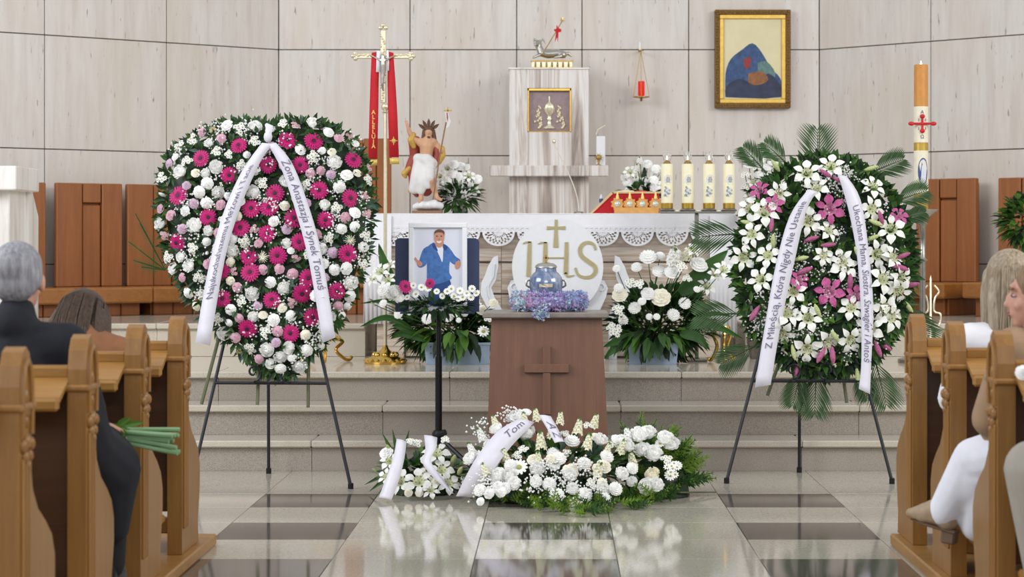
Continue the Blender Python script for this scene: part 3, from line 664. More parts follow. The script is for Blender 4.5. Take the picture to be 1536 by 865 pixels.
def oval(cx_, cz_, a, b, n=20): return [(cx_+a*math.cos(2*PI*i/n), cz_+b*math.sin(2*PI*i/n)) for i in range(n)]
curved(m_, kx, KY, rk+0.003, oval(0.006, kz(257), 0.033, kz(237)-kz(257))); md = m_.build('medallion', 'medal_blue', pk)
m_ = MB(); curved(m_, kx, KY, rk+0.004, oval(0.008, kz(260), 0.014, kz(245)-kz(260))); curved(m_, kx, KY, rk+0.0045, oval(0.006, kz(243), 0.008, kz(239)-kz(243)))
curved(m_, kx, KY, rk+0.0042, [(0.006, kz(252)), (0.022, kz(250)), (0.026, kz(262)), (0.010, kz(264))]); m_.build('medallion_figure', 'figure_white', md)
m_ = MB(); cz_ = kz(186); yf = KY-rk-0.006
m_.tube([(kx-0.045, yf, cz_), (kx+0.045, yf, cz_)], 0.0075, 8); m_.tube([(kx, yf, kz(196)), (kx, yf, kz(174))], 0.0075, 8); m_.ball((kx, yf, cz_), 0.012, 10, 6)
for (dx, dz) in ((-1, 0), (1, 0), (0, 1), (0, -1)):
    L = 0.066 if dx else 0.044; m_.ball((kx+dx*L, yf-0.002, cz_+dz*L), (0.020 if dx else 0.016, 0.013, 0.013 if dx else 0.014), 10, 6); m_.ball((kx+dx*(L-0.018), yf, cz_+dz*(L-0.018)), 0.006, 8, 5)
m_.build('grain_cross', 'candle_red', pk, True)
m_ = MB()
for ch, u, v, s in (('A', 0, 171, 0.030), ('Ω', 0, 208, 0.030), ('2', -0.022, 182, 0.022), ('0', 0.022, 182, 0.022), ('2', -0.022, 195, 0.022), ('3', 0.022, 195, 0.022)):
    vv, ff = text_geo(ch, s, 0, 'CENTER', 0.0004); r = rk+0.0035; m_.add([Vector((kx+r*math.sin((u+p.x)/r), KY-r*math.cos((u+p.x)/r), kz(v)+p.y)) for p in vv], ff)
m_.build('lettering', 'print_ink', pk)
t_ = NT('flame'); t_.col(lin('ffe9b0')); t_.b.inputs['Emission Color'].default_value = lin('fff0c8'); t_.b.inputs['Emission Strength'].default_value = 4.0; MATS['flame'] = t_.set(0.5)
m_ = MB(); m_.lathe([(0.002, 0), (0.006, 0.006), (0.004, 0.018), (0.0008, 0.028)], (kx, KY, kz(98)), 8); m_.build('flame', 'flame', pk, True)

# ---------------------------------------------------------------- four altar candles on their bar stand
BY = 13.25; kb = BY/F
def bz(v): return EYE-(v-CV)*kb
def bxx(u): return (u-CU)*kb
cs = thing('candle_rack', 'flat steel rack on one leg carrying four white candles', 'candle rack', (bxx(1045), BY, PLAT))
MB().bx(bxx(990), bxx(1102), BY-0.06, BY+0.06, bz(320), bz(317), 0, 0.003).build('bar', 'steel', cs)
MB().bx(bxx(1042), bxx(1048), BY-0.015, BY+0.015, PLAT+0.015, bz(320), 0, 0.003).build('leg', 'steel', cs)
m_ = MB(); m_.bx(bxx(1030), bxx(1060), BY-0.1, BY+0.1, PLAT, PLAT+0.015, 0, 0.004); m_.build('foot_plate', 'steel', cs)
for u in (1015.5, 1047, 1077.5): m_ = MB(); m_.lathe([(0.014, 0), (0.014, 0.006), (0.004, 0.008)], (bxx(u), BY-0.03, bz(317)), 12); m_.build('tealight_cup', 'wax_cream', cs, True)
t_ = NT('clear_glass'); t_.col((0.95, 0.97, 0.98, 1)); MATS['clear_glass'] = t_.set(0.03, 0, Transmission_Weight=0.92, IOR=1.3, Alpha=0.55)
plain('print_grey', '8c93a8', 0.6, var=0.2, nscale=60); plain('print_green', '9db09a', 0.6, var=0.2); plain('gold_paint', 'b5923a', 0.3, 0.7, var=0.15)
order = ('beside the red book rest', 'second from the red book rest', 'second from the palm fronds', 'touching the palm fronds of the lily wreath')
for u, od in zip((1000.5, 1031.5, 1063.5, 1093.5), order):
    x = bxx(u); c = thing('altar_candle', 'white decorated pillar candle with gold foot, '+od, 'candle', (x, BY, bz(317)), 'four white candles on the steel rack'); r = 0.036
    m_ = MB(); m_.lathe([(0.045, 0), (0.05, 0.008), (0.036, 0.018), (0.036, 0.02)], (x, BY, bz(317)), 20); m_.build('socket', 'steel', c, True)
    cyl(c, x, BY, r+0.001, bz(317)+0.02, bz(304.5), 'gold_paint', 'gold_foot')
    m_ = MB(); m_.lathe([(r, bz(312)), (r, bz(247)), (r*0.9, bz(245.8)), (0.002, bz(245.8))], (x, BY, 0), 20); m_.build('wax_body', 'wax_cream', c, True)
    m_ = MB(); m_.lathe([(0.026, bz(246)), (0.02, bz(243)), (0.008, bz(240))], (x, BY, 0), 16); m_.build('oil_cap', 'old_gold', c, True)
    m_ = MB(); m_.lathe([(0.02, bz(242)), (0.026, bz(237)), (0.026, bz(231)), (0.02, bz(227)), (0.0205, bz(227))], (x, BY, 0), 16); m_.build('glass_chimney', 'clear_glass', c, True)
    m_ = MB(); m_.lathe([(0.001, bz(240)), (0.005, bz(238)), (0.003, bz(235)), (0.0005, bz(233))], (x, BY, 0), 8); m_.build('flame', 'flame', c, True)
    m_ = MB(); curved(m_, x, BY, r+0.0012, oval(0.006, bz(269.5), 0.026, 0.030)); mdl = m_.build('emblem_disc', 'figure_white', c)
    m_ = MB(); 
    for dx in (-0.008, 0.0, 0.008): curved(m_, x, BY, r+0.002, [(0.006+dx-0.0018, bz(269.5)-0.018), (0.006+dx+0.0018, bz(269.5)-0.018), (0.006+dx+0.0018, bz(269.5)+0.018), (0.006+dx-0.0018, bz(269.5)+0.018)])
    curved(m_, x, BY, r+0.002, [(-0.008, bz(269.5)-0.002), (0.02, bz(269.5)-0.002), (0.02, bz(269.5)+0.002), (-0.008, bz(269.5)+0.002)]); m_.build('emblem_monogram', 'print_grey', mdl)
    m_ = MB(); rr = random.Random(7)
    for i in range(22):
        h = rr.random(); a = rr.uniform(-1, 1)*0.024*(1-h*0.5); curved(m_, x, BY, r+0.0012+0.0002*(i % 4), oval(a, bz(294)+h*0.055, 0.006, 0.007, 7), i % 3)
    m_.build('printed_sprig', ['figure_white', 'print_grey', 'print_green'], c)

# ---------------------------------------------------------------- red book rest and gilded bell row on the altar
RY = 13.72; kr = RY/F; TOP = AT+0.0125
def rz_(v): return EYE-(v-CV)*kr
def rx(u): return (u-CU)*kr
br = thing('book_rest', 'red cushioned book rest with cream edge on the altar', 'book rest', (rx(940), RY+0.1, TOP))
mb = MB(); mb.prism([(rx(887), TOP), (rx(990), TOP), (rx(989), rz_(289)), (rx(920), rz_(289))], RY+0.02, RY+0.22, 1); mb.build('cushion', 'red_cloth', br)
plain('cream_edge', 'd9b98a', 0.6); mb = MB(); mb.prism([(rx(919), rz_(290)), (rx(990), rz_(290)), (rx(990), rz_(287)), (rx(917), rz_(287))], RY+0.01, RY+0.23, 1); mb.prism([(rx(884), TOP), (rx(888), TOP), (rx(921), rz_(289)), (rx(917), rz_(287.5))], RY+0.01, RY+0.23, 1); mb.build('edge_trim', 'cream_edge', br)
bk = thing('open_missal', 'open white-paged book lying on the red book rest', 'book', (rx(945), RY+0.12, rz_(287)))
mb = MB(); mb.prism([(rx(926), rz_(286.9)), (rx(952), rz_(286.9)), (rx(951), rz_(285.6)), (rx(940), rz_(284.8)), (rx(928), rz_(285.8))], RY+0.05, RY+0.2, 1); mb.build('pages', 'wax_white', bk)
mb = MB(); mb.prism([(rx(952.2), rz_(286.9)), (rx(972), rz_(286.9)), (rx(966), rz_(285.0)), (rx(955), rz_(285.4))], RY+0.05, RY+0.2, 1); mb.build('cover', 'red_cloth', bk)
plain('bell_gold', 'e0a860', 0.35, 0.4, var=0.12); plain('bell_glass', 'd5d8cc', 0.15, 0.3, var=0.3, nscale=120)
bl = thing('bell_row', 'gilded row of four round altar bells in front of the red book rest', 'altar bells', (rx(953), RY-0.02, TOP))
MB().bx(rx(921), rx(988), RY-0.05, RY-0.01, TOP, rz_(311), 0, 0.004).build('base_bar', 'bell_gold', bl)
for u in (926, 944.5, 963.5, 983):
    c = Vector((rx(u), RY-0.03, rz_(306))); m_ = MB(); Rx = Matrix.Rotation(PI/2, 4, 'X')
    m_.lathe([(0.034, -0.006), (0.037, 0), (0.034, 0.006)], (0, 0, 0), 20, 0, Matrix.Translation(c) @ Rx); m_.tube([c+Vector((0, 0, 0.033)), c+Vector((0, 0, 0.055)), c+Vector((0, 0, 0.074))], [0.014, 0.008, 0.004], 8)
    for i in range(9): a = 2*PI*i/9; m_.ball(c+Vector((0.036*math.cos(a), 0, 0.036*math.sin(a))), 0.008, 6, 4)
    b_ = m_.build('bell_case', 'bell_gold', bl, True)
    m_ = MB(); m_.ball(c+Vector((0, -0.006, 0)), (0.020, 0.008, 0.020), 12, 6); m_.build('bell_disc', 'bell_glass', b_, True)
# cruet with a blue band
cv = thing('cruet', 'small glass cruet with blue band left of the red book rest', 'cruet', (rx(903), RY+0.25, TOP))
y_ = RY+0.25; m_ = MB(); m_.lathe([(0.016, 0), (0.02, 0.01), (0.02, 0.05), (0.009, 0.075)], (rx(903), y_, TOP), 12); m_.build('bottle', 'figure_white', cv, True)
m_ = MB(); m_.lathe([(0.013, 0.076), (0.013, 0.10)], (rx(903), y_, TOP), 12); m_.build('neck_band', 'medal_blue', cv, True); m_ = MB(); m_.lathe([(0.009, 0.1005), (0.011, 0.11), (0.004, 0.128)], (rx(903), y_, TOP), 10); m_.build('stopper', 'figure_white', cv, True)
# gooseneck microphone on the altar
gm = thing('gooseneck_microphone', 'slender gooseneck microphone rising from the altar', 'microphone', (rx(868), RY, TOP))
m_ = MB(); m_.lathe([(0.03, 0), (0.03, 0.012), (0.01, 0.016)], (rx(868), RY, TOP), 16); m_.build('foot', 'pewter', gm, True)
plain('cable_white', 'd8d2c6', 0.4); MB().tube(smoothpts([Vector((rx(868), RY, TOP+0.01)), Vector((rx(866), RY, rz_(297))), Vector((rx(858), RY, rz_(272))), Vector((rx(845), RY, rz_(244))), Vector((rx(832), RY, rz_(216)))], 4), 0.0035, 6).build('neck', 'cable_white', gm, True)
m_ = MB(); m_.ball((rx(831), RY, rz_(212)), (0.012, 0.012, 0.016), 10, 6); m_.build('capsule', 'pale_gold', gm, True)

# ---------------------------------------------------------------- pedestal, urn
EY = 10.78; ke = EY/F
def ez(v): return EYE-(v-CV)*ke
def ex(u): return (u-CU)*ke
pd = thing('urn_pedestal', 'tapered brown wooden pedestal with a raised cross', 'pedestal', (ex(822), EY+0.22, 0))
xt0, xt1, xb0, xb1 = ex(737), ex(903), ex(728.5), ex(915.5); zt_ = ez(477); D0, D1 = EY, EY+0.46
mb = MB(); mb.add([(xb0, D0-0.0, 0), (xb1, D0-0.0, 0), (xb1, D1, 0), (xb0, D1, 0), (xt0, D0+0.02, zt_), (xt1, D0+0.02, zt_), (xt1, D1-0.03, zt_), (xt0, D1-0.03, zt_)], [(0, 1, 2, 3), (4, 5, 6, 7), (0, 1, 5, 4), (1, 2, 6, 5), (2, 3, 7, 6), (3, 0, 4, 7)]); mb.build('body', 'pedestal_wood', pd)
plain('slab_grey', '857b74', 0.35, var=0.12); MB().bx(ex(724), ex(913), D0-0.025, D1+0.0, zt_+0.0005, ez(468.5), 0, 0.006).build('top_slab', 'slab_grey', pd)
mb = MB(); yy = D0-0.008; mb.bx(ex(814), ex(826), yy, D0+0.02, ez(622), ez(519), 0, 0.004); mb.bx(ex(786.5), ex(853.5), yy-0.004, D0+0.02, ez(559), ez(545.5), 0, 0.004); mb.build('raised_cross', 'pedestal_wood', pd)
UY = 11.0; ku = UY/F; UX = (819-CU)*ku; UZ = ez(468.5)
def uz(v): return EYE-(v-CV)*ku
t_ = NT('urn_blue'); v = t_.coords((3, 3, 3)); n = t_.noise(v, 4, 4, 0.6, 1.5); t_.col(t_.ramp(n, [(0.3, lin('55648a')), (0.5, lin('7c8bab')), (0.7, lin('b4bccd'))])); MATS['urn_blue'] = t_.set(0.16, 0.45)
ur = thing('funeral_urn', 'blue and silver metal urn with a cross on its lid', 'urn', (UX, UY, UZ))
m_ = MB(); m_.lathe([(0.055, UZ), (0.068, UZ+0.02), (0.082, uz(437)), (0.086, uz(425)), (0.081, uz(416)), (0.066, uz(410)), (0.054, uz(407)), (0.052, uz(402))], (UX, UY, 0), 28); m_.build('body', 'urn_blue', ur, True)
m_ = MB(); m_.lathe([(0.052, uz(401.9)), (0.057, uz(401)), (0.054, uz(398)), (0.04, uz(395)), (0.015, uz(393.5)), (0.006, uz(393))], (UX, UY, 0), 28); ld = m_.build('lid', 'silver', ur, True)
m_ = MB(); m_.bx(UX-0.005, UX+0.005, UY-0.004, UY+0.004, uz(393.2), uz(382), 0, 0.001); m_.bx(UX-0.014, UX+0.014, UY-0.004, UY+0.004, uz(388), uz(385.3), 0, 0.001); m_.build('cross', 'old_gold', ld)
m_ = MB(); curved(m_, UX, UY, 0.0875, [(-0.035, uz(430)), (-0.012, uz(430)), (0.012, uz(430)), (0.035, uz(430)), (0.035, uz(425)), (0.012, uz(425)), (-0.012, uz(425)), (-0.035, uz(425))]); m_.build('name_plate', 'pale_gold', ur)
for s in (-1, 1):
    m_ = MB(); m_.tube([(UX+s*0.081, UY, uz(420)), (UX+s*0.098, UY, uz(421)), (UX+s*0.10, UY, uz(428)), (UX+s*0.083, UY, uz(431))], 0.006, 6); m_.build('handle', 'pewter', ur, True)

# ---------------------------------------------------------------- music stand with the framed portrait
MY = 11.12; km = MY/F
def mz(v): return EYE-(v-CV)*km
def mx(u): return (u-CU)*km
ms = thing('music_stand', 'black tripod music stand holding the framed portrait', 'music stand', (mx(657), MY+0.04, 0))
mb = MB(); mb.prism([(mx(592), mz(468)), (mx(592), mz(363)), (mx(593.5), mz(359)), (mx(598), mz(357)), (mx(712.5), mz(357)), (mx(717), mz(359)), (mx(718.5), mz(363)), (mx(718.5), mz(468))], MY+0.035, MY+0.047, 1); mb.build('desk', 'navy_board', ms)
MB().bx(mx(600), mx(712), MY-0.01, MY+0.047, mz(470.5), mz(468.2), 0, 0.002).build('ledge', 'navy_board', ms)
m_ = MB(); m_.tube([(mx(657), MY+0.06, mz(420)), (mx(657), MY+0.06, mz(540))], 0.0135, 10); m_.tube([(mx(657), MY+0.06, mz(535)), (mx(657), MY+0.06, 0.09)], 0.018, 10); m_.build('pole', 'black_metal', ms, True)
m_ = MB(); m_.lathe([(0.028, mz(662)), (0.034, mz(658)), (0.034, mz(650)), (0.024, mz(646))], (mx(657), MY+0.06, 0), 14); m_.tube([(mx(657), MY+0.02, mz(652)), (mx(668), MY+0.0, mz(648))], 0.016, 8); m_.build('tripod_collar', 'black_metal', ms, True)
for a in (-0.55, 1.65, 3.75):
    c = Vector((mx(657), MY+0.06, mz(655))); f_ = Vector((c.x+0.27*math.cos(a), c.y+0.27*math.sin(a), 0.012))
    MB().tube([c, f_], 0.012, 8).build('leg', 'black_metal', ms, True); MB().tube([(c.x, c.y, 0.13), c.lerp(f_, 0.55)], 0.006, 6).build('brace', 'black_metal', ms, True)
fr_ = thing('portrait_frame', 'white framed portrait of a man in denim shirt on the music stand', 'picture frame', (mx(656), MY+0.01, mz(468)))
def mring(u0, u1, v0, v1, wpx, y0, y1, mt, nm):
    mb = MB(); a0, a1, b0, b1 = mx(u0), mx(u1), mz(v1), mz(v0); q = wpx*km
    for (x0, x1, z0, z1) in ((a0, a1, b1-q, b1), (a0, a1, b0, b0+q), (a0, a0+q, b0+q, b1-q), (a1-q, a1, b0+q, b1-q)): mb.bx(x0, x1, y0, y1, z0, z1, 0, 0.003)
    return mb.build(nm, mt, fr_)
mring(613, 700.5, 334, 467, 7.5, MY, MY+0.03, 'frame_white', 'frame')
MB().bx(mx(619), mx(694.5), MY+0.016, MY+0.03, mz(461), mz(341)).build('print', 'paper_white', fr_)
plain('denim', '4a76b8', 0.8, var=0.22, nscale=40); plain('denim_dark', '2f4f8c', 0.8, var=0.15, nscale=40); plain('skin_print', 'c9917a', 0.6, var=0.05); plain('hair_print', '6a4a3a', 0.7); plain('shirt_print', 'e9edf6', 0.6, var=0.02); plain('mouth_print', 'f1e4df', 0.6, var=0.02); plain('eye_print', '3a2c28', 0.6)
def pic(nm, mt, pts, lay, sm=True):
    mb = MB(); q = [Vector(p) for p in pts]; q = smoothpts(q+[q[0]], 3)[:-1] if sm else q
    mb.prism([(mx(590+p.x/5.407), mz(320+p.y/5.407)) for p in q], MY+0.0155-0.0007*lay, MY+0.016, 1); return mb.build(nm, mt, fr_)
pic('printed_jeans', 'denim_dark', [(282, 540), (455, 535), (450, 650), (440, 740), (290, 740), (285, 650)], 1)
pic('printed_sleeve', 'denim', [(300, 258), (245, 285), (215, 360), (205, 400), (190, 415), (215, 440), (255, 425), (275, 390), (300, 330)], 1)
pic('printed_sleeve', 'denim', [(430, 262), (470, 300), (500, 345), (540, 375), (535, 400), (500, 415), (465, 395), (440, 340)], 1)
pic('printed_jacket', 'denim', [(325, 235), (280, 268), (268, 340), (272, 430), (278, 560), (350, 575), (470, 530), (452, 480), (455, 400), (470, 330), (455, 280), (405, 245), (370, 260)], 2)
pic('printed_shirt', 'shirt_print', [(340, 262), (400, 262), (402, 330), (396, 395), (375, 350), (350, 295)], 3)
pic('printed_collar', 'denim_dark', [(322, 235), (345, 265), (360, 305), (335, 290), (315, 262)], 4); pic('printed_collar', 'denim_dark', [(405, 245), (440, 272), (420, 300), (400, 275)], 4)
pic('printed_neck', 'skin_print', [(338, 225), (402, 225), (400, 262), (370, 278), (342, 262)], 4)
pic('printed_head', 'skin_print', [(333, 150), (370, 133), (410, 150), (411, 205), (395, 245), (368, 258), (345, 243), (331, 205)], 5)
pic('printed_hair', 'hair_print', [(330, 175), (334, 145), (365, 128), (400, 135), (414, 152), (410, 178), (400, 158), (365, 153), (340, 160)], 6)
pic('printed_mouth', 'mouth_print', [(350, 222), (370, 226), (390, 220), (384, 236), (368, 240), (354, 234)], 6)
for x in (352, 388): pic('printed_eye', 'eye_print', [(x-8, 184), (x, 179), (x+8, 184), (x, 189)], 6)
pic('printed_nose', 'hair_print', [(364, 208), (370, 212), (377, 208), (370, 206)], 6)
pic('printed_hand', 'skin_print', [(178, 352), (195, 375), (215, 385), (235, 405), (225, 428), (200, 425), (185, 395), (168, 372), (172, 362)], 3)
pic('printed_hand', 'skin_print', [(505, 395), (530, 380), (545, 400), (535, 440), (510, 452), (498, 425)], 3)

# ---------------------------------------------------------------- wrought iron easels and brass stands
def easel(label, fl_, fr2, back, apex_u, apex_v, bar_v, bar_u0, bar_u1, Yp, curl_v):
    """feet as world points; the two front legs run up to the apex behind the wreath"""
    t = thing('wreath_easel', label, 'easel', (back.x, (fl_.y+back.y)/2, 0), 'black wrought iron easels')
    ap = P(apex_u, apex_v, Yp)
    for f_ in (fl_, fr2): MB().tube([f_, ap], 0.0085, 8).build('leg', 'iron', t, True)
    MB().tube([back, (back.x, back.y-0.02, 0.9), ap+Vector((0, 0.02, -0.02))], 0.0085, 8).build('leg', 'iron', t, True)
    for f_ in (fl_, fr2, back): m_ = MB(); m_.lathe([(0.014, -0.012), (0.014, 0.014), (0.009, 0.018)], f_, 10); m_.build('rubber_foot', 'black_metal', t, True)
    zb = EYE-(bar_v-CV)*(fl_.y+0.12)/F; ka = (zb-fl_.z)/(ap.z-fl_.z)
    a = fl_.lerp(ap, ka); b = fr2.lerp(ap, ka); MB().tube([a, b], 0.008, 8).build('crossbar', 'iron', t, True)
    mid = (a+b)/2
    for s in (-1, 1):
        pts = []
        for i in range(22):
            th = i/21*2.2*PI; r = 0.05*(1-i/26); pts.append(Vector((mid.x+s*(0.085-r*math.sin(th)*0.9+0.0), mid.y-0.012, mid.z+0.055-r*math.cos(th)*0.95)))
        m_ = MB(); m_.tube([Vector((mid.x+s*0.01, mid.y-0.012, mid.z+0.004))]+pts, 0.006, 6); m_.build('scroll', 'iron', t, True)
        MB().box((mid.x+s*0.085, mid.y-0.03, mid.z+0.004), (0.02, 0.06, 0.012), 0, None, 0.003).build('rest_hook', 'iron', t)
    return t
easel('black iron easel under the heart-shaped wreath', Vector((-1.81, 10.68, 0.012)), Vector(((526-CU)*10.62/F, 10.62, 0.012)), Vector(((403-CU)*11.33/F, 11.33, 0.012)), 408, 205, 574, 0, 0, 11.12, 560)
easel('black iron easel under the round lily wreath', Vector(((1090-CU)*10.86/F, 10.86, 0.012)), Vector(((1338-CU)*10.84/F, 10.84, 0.012)), Vector(((1199-CU)*11.38/F, 11.38, 0.012)), 1214, 240, 571, 0, 0, 11.22, 560)
def brass_stand(label, base, h, w=0.16):
    t = thing('brass_stand', label, 'stand', base, 'ornate brass stands on the altar platform'); b = Vector(base)
    m_ = MB(); m_.lathe([(w*0.55, h-0.03), (w*0.6, h-0.015), (w*0.55, h), (0.01, h)], b, 18); m_.build('top_ring', 'brass', t, True)
    for i in range(3):
        a = 2*PI*i/3+0.6; d = Vector((math.cos(a), math.sin(a), 0))
        pts = [b+d*w*0.5+Vector((0, 0, h-0.02)), b+d*w*0.75+Vector((0, 0, h*0.75)), b+d*w*0.45+Vector((0, 0, h*0.45)), b+d*w*0.8+Vector((0, 0, h*0.12)), b+d*w*1.05+Vector((0, 0, 0.012)), b+d*w*1.15+Vector((0, 0, 0.03))]
        m_ = MB(); m_.tube(smoothpts(pts, 4), 0.011, 7); m_.build('scroll_leg', 'brass', t, True)
    return t
brass_stand('ornate brass stand behind the tip of the heart-shaped wreath', (P(488, 545, 13.1).x, 13.1, PLAT), 0.16)
brass_stand('ornate brass stand behind the right-hand white planter', (P(1084, 545, 13.06).x, 13.06, PLAT), 0.22, 0.08)
# gilt scroll ornament by the right stall
gs = thing('gilt_candelabrum', 'slim gilt scrollwork candelabrum beside the silver candle stand', 'candelabrum', (P(1396, 0, 13.4).x, 13.4, PLAT))
m_ = MB(); b = Vector((P(1396, 0, 13.4).x, 13.4, PLAT)); m_.lathe([(0.09, 0), (0.09, 0.012), (0.02, 0.03), (0.008, 0.05), (0.007, 0.50), (0.001, 0.52)], b, 16); m_.build('stem', 'pale_gold', gs, True)
m_ = MB()
for s in (-1, 1): m_.tube(smoothpts([b+Vector((0, 0, 0.2)), b+Vector((s*0.05, -0.01, 0.21)), b+Vector((s*0.06, -0.01, 0.28)), b+Vector((s*0.02, -0.01, 0.30)), b+Vector((s*0.025, -0.01, 0.38)), b+Vector((s*0.05, -0.01, 0.42)), b+Vector((s*0.02, -0.01, 0.46))], 4), 0.006, 6)
m_.build('scrollwork', 'pale_gold', gs, True)
# ---------------------------------------------------------------- flowers (unit radius, facing +z; shared meshes)
def petalmat(name, hexc, hex2=None, rough=0.6):
    t = NT(name); oi = t.n('ShaderNodeObjectInfo'); v = t.coords(rand=True); n = t.noise(v, 6, 3)
    c = lin(hexc); c2 = lin(hex2) if hex2 else tuple(x*0.86 for x in c[:3])+(1,)
    a = t.ramp(n, [(0.3, c2), (0.62, c)]); hs = t.n('ShaderNodeHueSaturation'); t.l(a, hs.inputs['Color'])
    mr = t.n('ShaderNodeMapRange'); mr.inputs['To Min'].default_value = 0.96; mr.inputs['To Max'].default_value = 1.05; t.l(oi.outputs['Random'], mr.inputs['Value']); t.l(mr.outputs[0], hs.inputs['Value'])
    t.col(hs.outputs[0]); MATS[name] = t.set(rough, 0)
    # thin petals and leaves let part of the light through
    tr = t.n('ShaderNodeBsdfTranslucent'); t.l(hs.outputs[0], tr.inputs['Color']); mx_ = t.n('ShaderNodeMixShader'); mx_.inputs[0].default_value = 0.30 if name.startswith(('leaf', 'fir')) else 0.10
    out = t.t.nodes['Material Output']; t.l(t.b.outputs[0], mx_.inputs[1]); t.l(tr.outputs[0], mx_.inputs[2]); t.l(mx_.outputs[0], out.inputs['Surface'])
petalmat('gerbera_pink', 'd0187c', 'b00e64'); petalmat('gerbera_eye', '4a0a30', '2a0820'); petalmat('petal_white', 'fdfdfb', 'f6f6f3'); petalmat('petal_cream', 'faf6e6', 'efeacf'); petalmat('petal_blush', 'e2b8c6', 'cf98ae')
petalmat('petal_lilac', 'd8bccf', 'c4a2bd'); petalmat('lily_white', 'fafaf7', 'ecefe4'); petalmat('lily_throat', 'e8ecd0', 'd4dcb0'); petalmat('lily_pink', 'c9609a', 'b04880'); petalmat('lily_pale_pink', 'e0a0c0', 'c878a4'); petalmat('bud_pink', 'c06a94', '9c4a74'); petalmat('bud_green', 'ccd49c', 'a8b870')
petalmat('flower_eye', 'b8b860', '808a3a'); petalmat('anther', '8a4a20', '5c3014'); petalmat('stock_cream', 'f7f5e0', 'e8e8c4'); petalmat('wax_berry', 'c4b890', 'a09468')
petalmat('statice_blue', 'b0bce0', '9caad6'); petalmat('statice_lilac', 'bcb0dc', 'a89cd2'); petalmat('statice_pink', 'd8aed2', 'c69cc0'); petalmat('statice_mint', 'cce0e4', 'b6d4da')
for nm, a, b in (('leaf_dark', '1f3a1c', '162a14'), ('leaf_mid', '42692f', '2f5024'), ('leaf_bright', '5f8a34', '47702a'), ('leaf_grey', '5d7a68', '46604f'), ('leaf_fern', '3e6a2c', '2c5220'), ('leaf_palm', '4a6840', '38542f'), ('fir', '41682e', '2c4c22'), ('fir_tip', '86a83c', '6a8e2c'), ('stem_green', '8fb286', '74986a'), ('stake', '6d7052', '555a40')): petalmat(nm, a, b, 0.5)
def petal(mb, ang, r0, r1, w, z0, zm, z1, mi=0, fold=0.0, tipw=0.0, segs=3):
    ca, sa = math.cos(ang), math.sin(ang); rows = []
    for i in range(segs+1):
        t = i/segs; r = r0+(r1-r0)*t; z = (1-t)**2*z0+2*t*(1-t)*zm+t*t*z1; ww = w*(math.sin(PI*(0.12+0.88*t)**0.8)*(1-tipw)+tipw*(1 if t < 1 else 0.8)) if i < segs else w*tipw
        rows.append([Vector((r*ca-s*ww*sa, r*sa+s*ww*ca, z-(fold*ww if s == 0 else 0))) for s in (-1, 0, 1)])
    o = len(mb.v); mb.v += [p for r in rows for p in r]
    for i in range(segs):
        for j in range(2): mb.f.append((o+3*i+j, o+3*i+j+1, o+3*i+4+j, o+3*i+3+j)); mb.m.append(mi)
FM = {}
def gerbera():
    mb = MB(); r = random.Random(1)
    for i in range(20): petal(mb, 2*PI*i/20, 0.2, 1.0+r.uniform(-.04, .04), 0.15, 0.10, 0.22, 0.06, 0, 0.2, 0.45, 2)
    for i in range(16): petal(mb, 2*PI*(i+.5)/16, 0.16, 0.72, 0.13, 0.16, 0.30, 0.2, 0, 0.2, 0.4, 2)
    for i in range(12): petal(mb, 2*PI*i/12, 0.1, 0.4, 0.09, 0.2, 0.34, 0.3, 0, 0, 0.4, 1)
    mb.lathe([(0.24, 0.2), (0.22, 0.28), (0.08, 0.30)], (0, 0, 0), 10, 1); return mb
def daisy(n=12):
    mb = MB()
    for i in range(n): petal(mb, 2*PI*i/n, 0.2, 1.0, 0.22, 0.05, 0.25, 0.12, 0, 0.1, 0.5, 2)
    mb.lathe([(0.3, 0.1), (0.26, 0.24), (0.05, 0.28)], (0, 0, 0), 8, 1); return mb
def mum(seed=2, n=64):
    mb = MB(); r = random.Random(seed); mb.ball((0, 0, 0.02), (0.84, 0.84, 0.6), 10, 6)
    for i in range(n):
        z = 1-(i+.5)/n*1.05; a = i*2.39996; rr = math.sqrt(max(0, 1-z*z)); d = Vector((rr*math.cos(a), rr*math.sin(a), z)).normalized()
        t = d.cross(Vector((0, 0, 1)))
        t = t.normalized() if t.length > 1e-3 else Vector((1, 0, 0)); b = t.cross(d); p0 = d*0.45+Vector((0, 0, .1)); L = 1.06+r.uniform(-.14, .14); wv = 0.20
        dz = Vector((d.x, d.y, d.z*0.72)); p0 = dz*0.74-b*.16; p1 = dz*L+b*.16; o = len(mb.v); mb.v += [p0-t*wv*.7, p0+t*wv*.7, p1+t*wv*.95, p1-t*wv*.95, p0.lerp(p1, .55)+dz*.03]; mb.f += [(o, o+1, o+4), (o+1, o+2, o+4), (o+2, o+3, o+4), (o+3, o, o+4)]; mb.m += [0]*4
    return mb
def rose(seed=3):
    mb = MB(); r = random.Random(seed)
    for k, (rad, h, n) in enumerate(((0.2, 0.70, 4), (0.4, 0.64, 5), (0.6, 0.52, 6), (0.8, 0.36, 7), (1.0, 0.14, 7))):
        for i in range(n):
            a0 = 2*PI*(i+0.5*k)/n; half = PI/n*1.35; o = len(mb.v)
            for j in range(4):
                a = a0-half+2*half*j/3; bulge = 1.0 if j in (1, 2) else 0.9
                for (q, z) in ((0.35, h+0.02), (0.75, h+0.10), (1.0, h+(0.03 if j in (1, 2) else -0.08))): mb.v.append(Vector((rad*q*bulge*math.cos(a), rad*q*bulge*math.sin(a), z+r.uniform(-.02, .02))))
            for j in range(3):
                for q in range(2): mb.f.append((o+3*j+q, o+3*j+3+q, o+3*j+4+q, o+3*j+1+q)); mb.m.append(0)
    mb.ball((0, 0, 0.1), (0.8, 0.8, 0.56), 10, 6); return mb
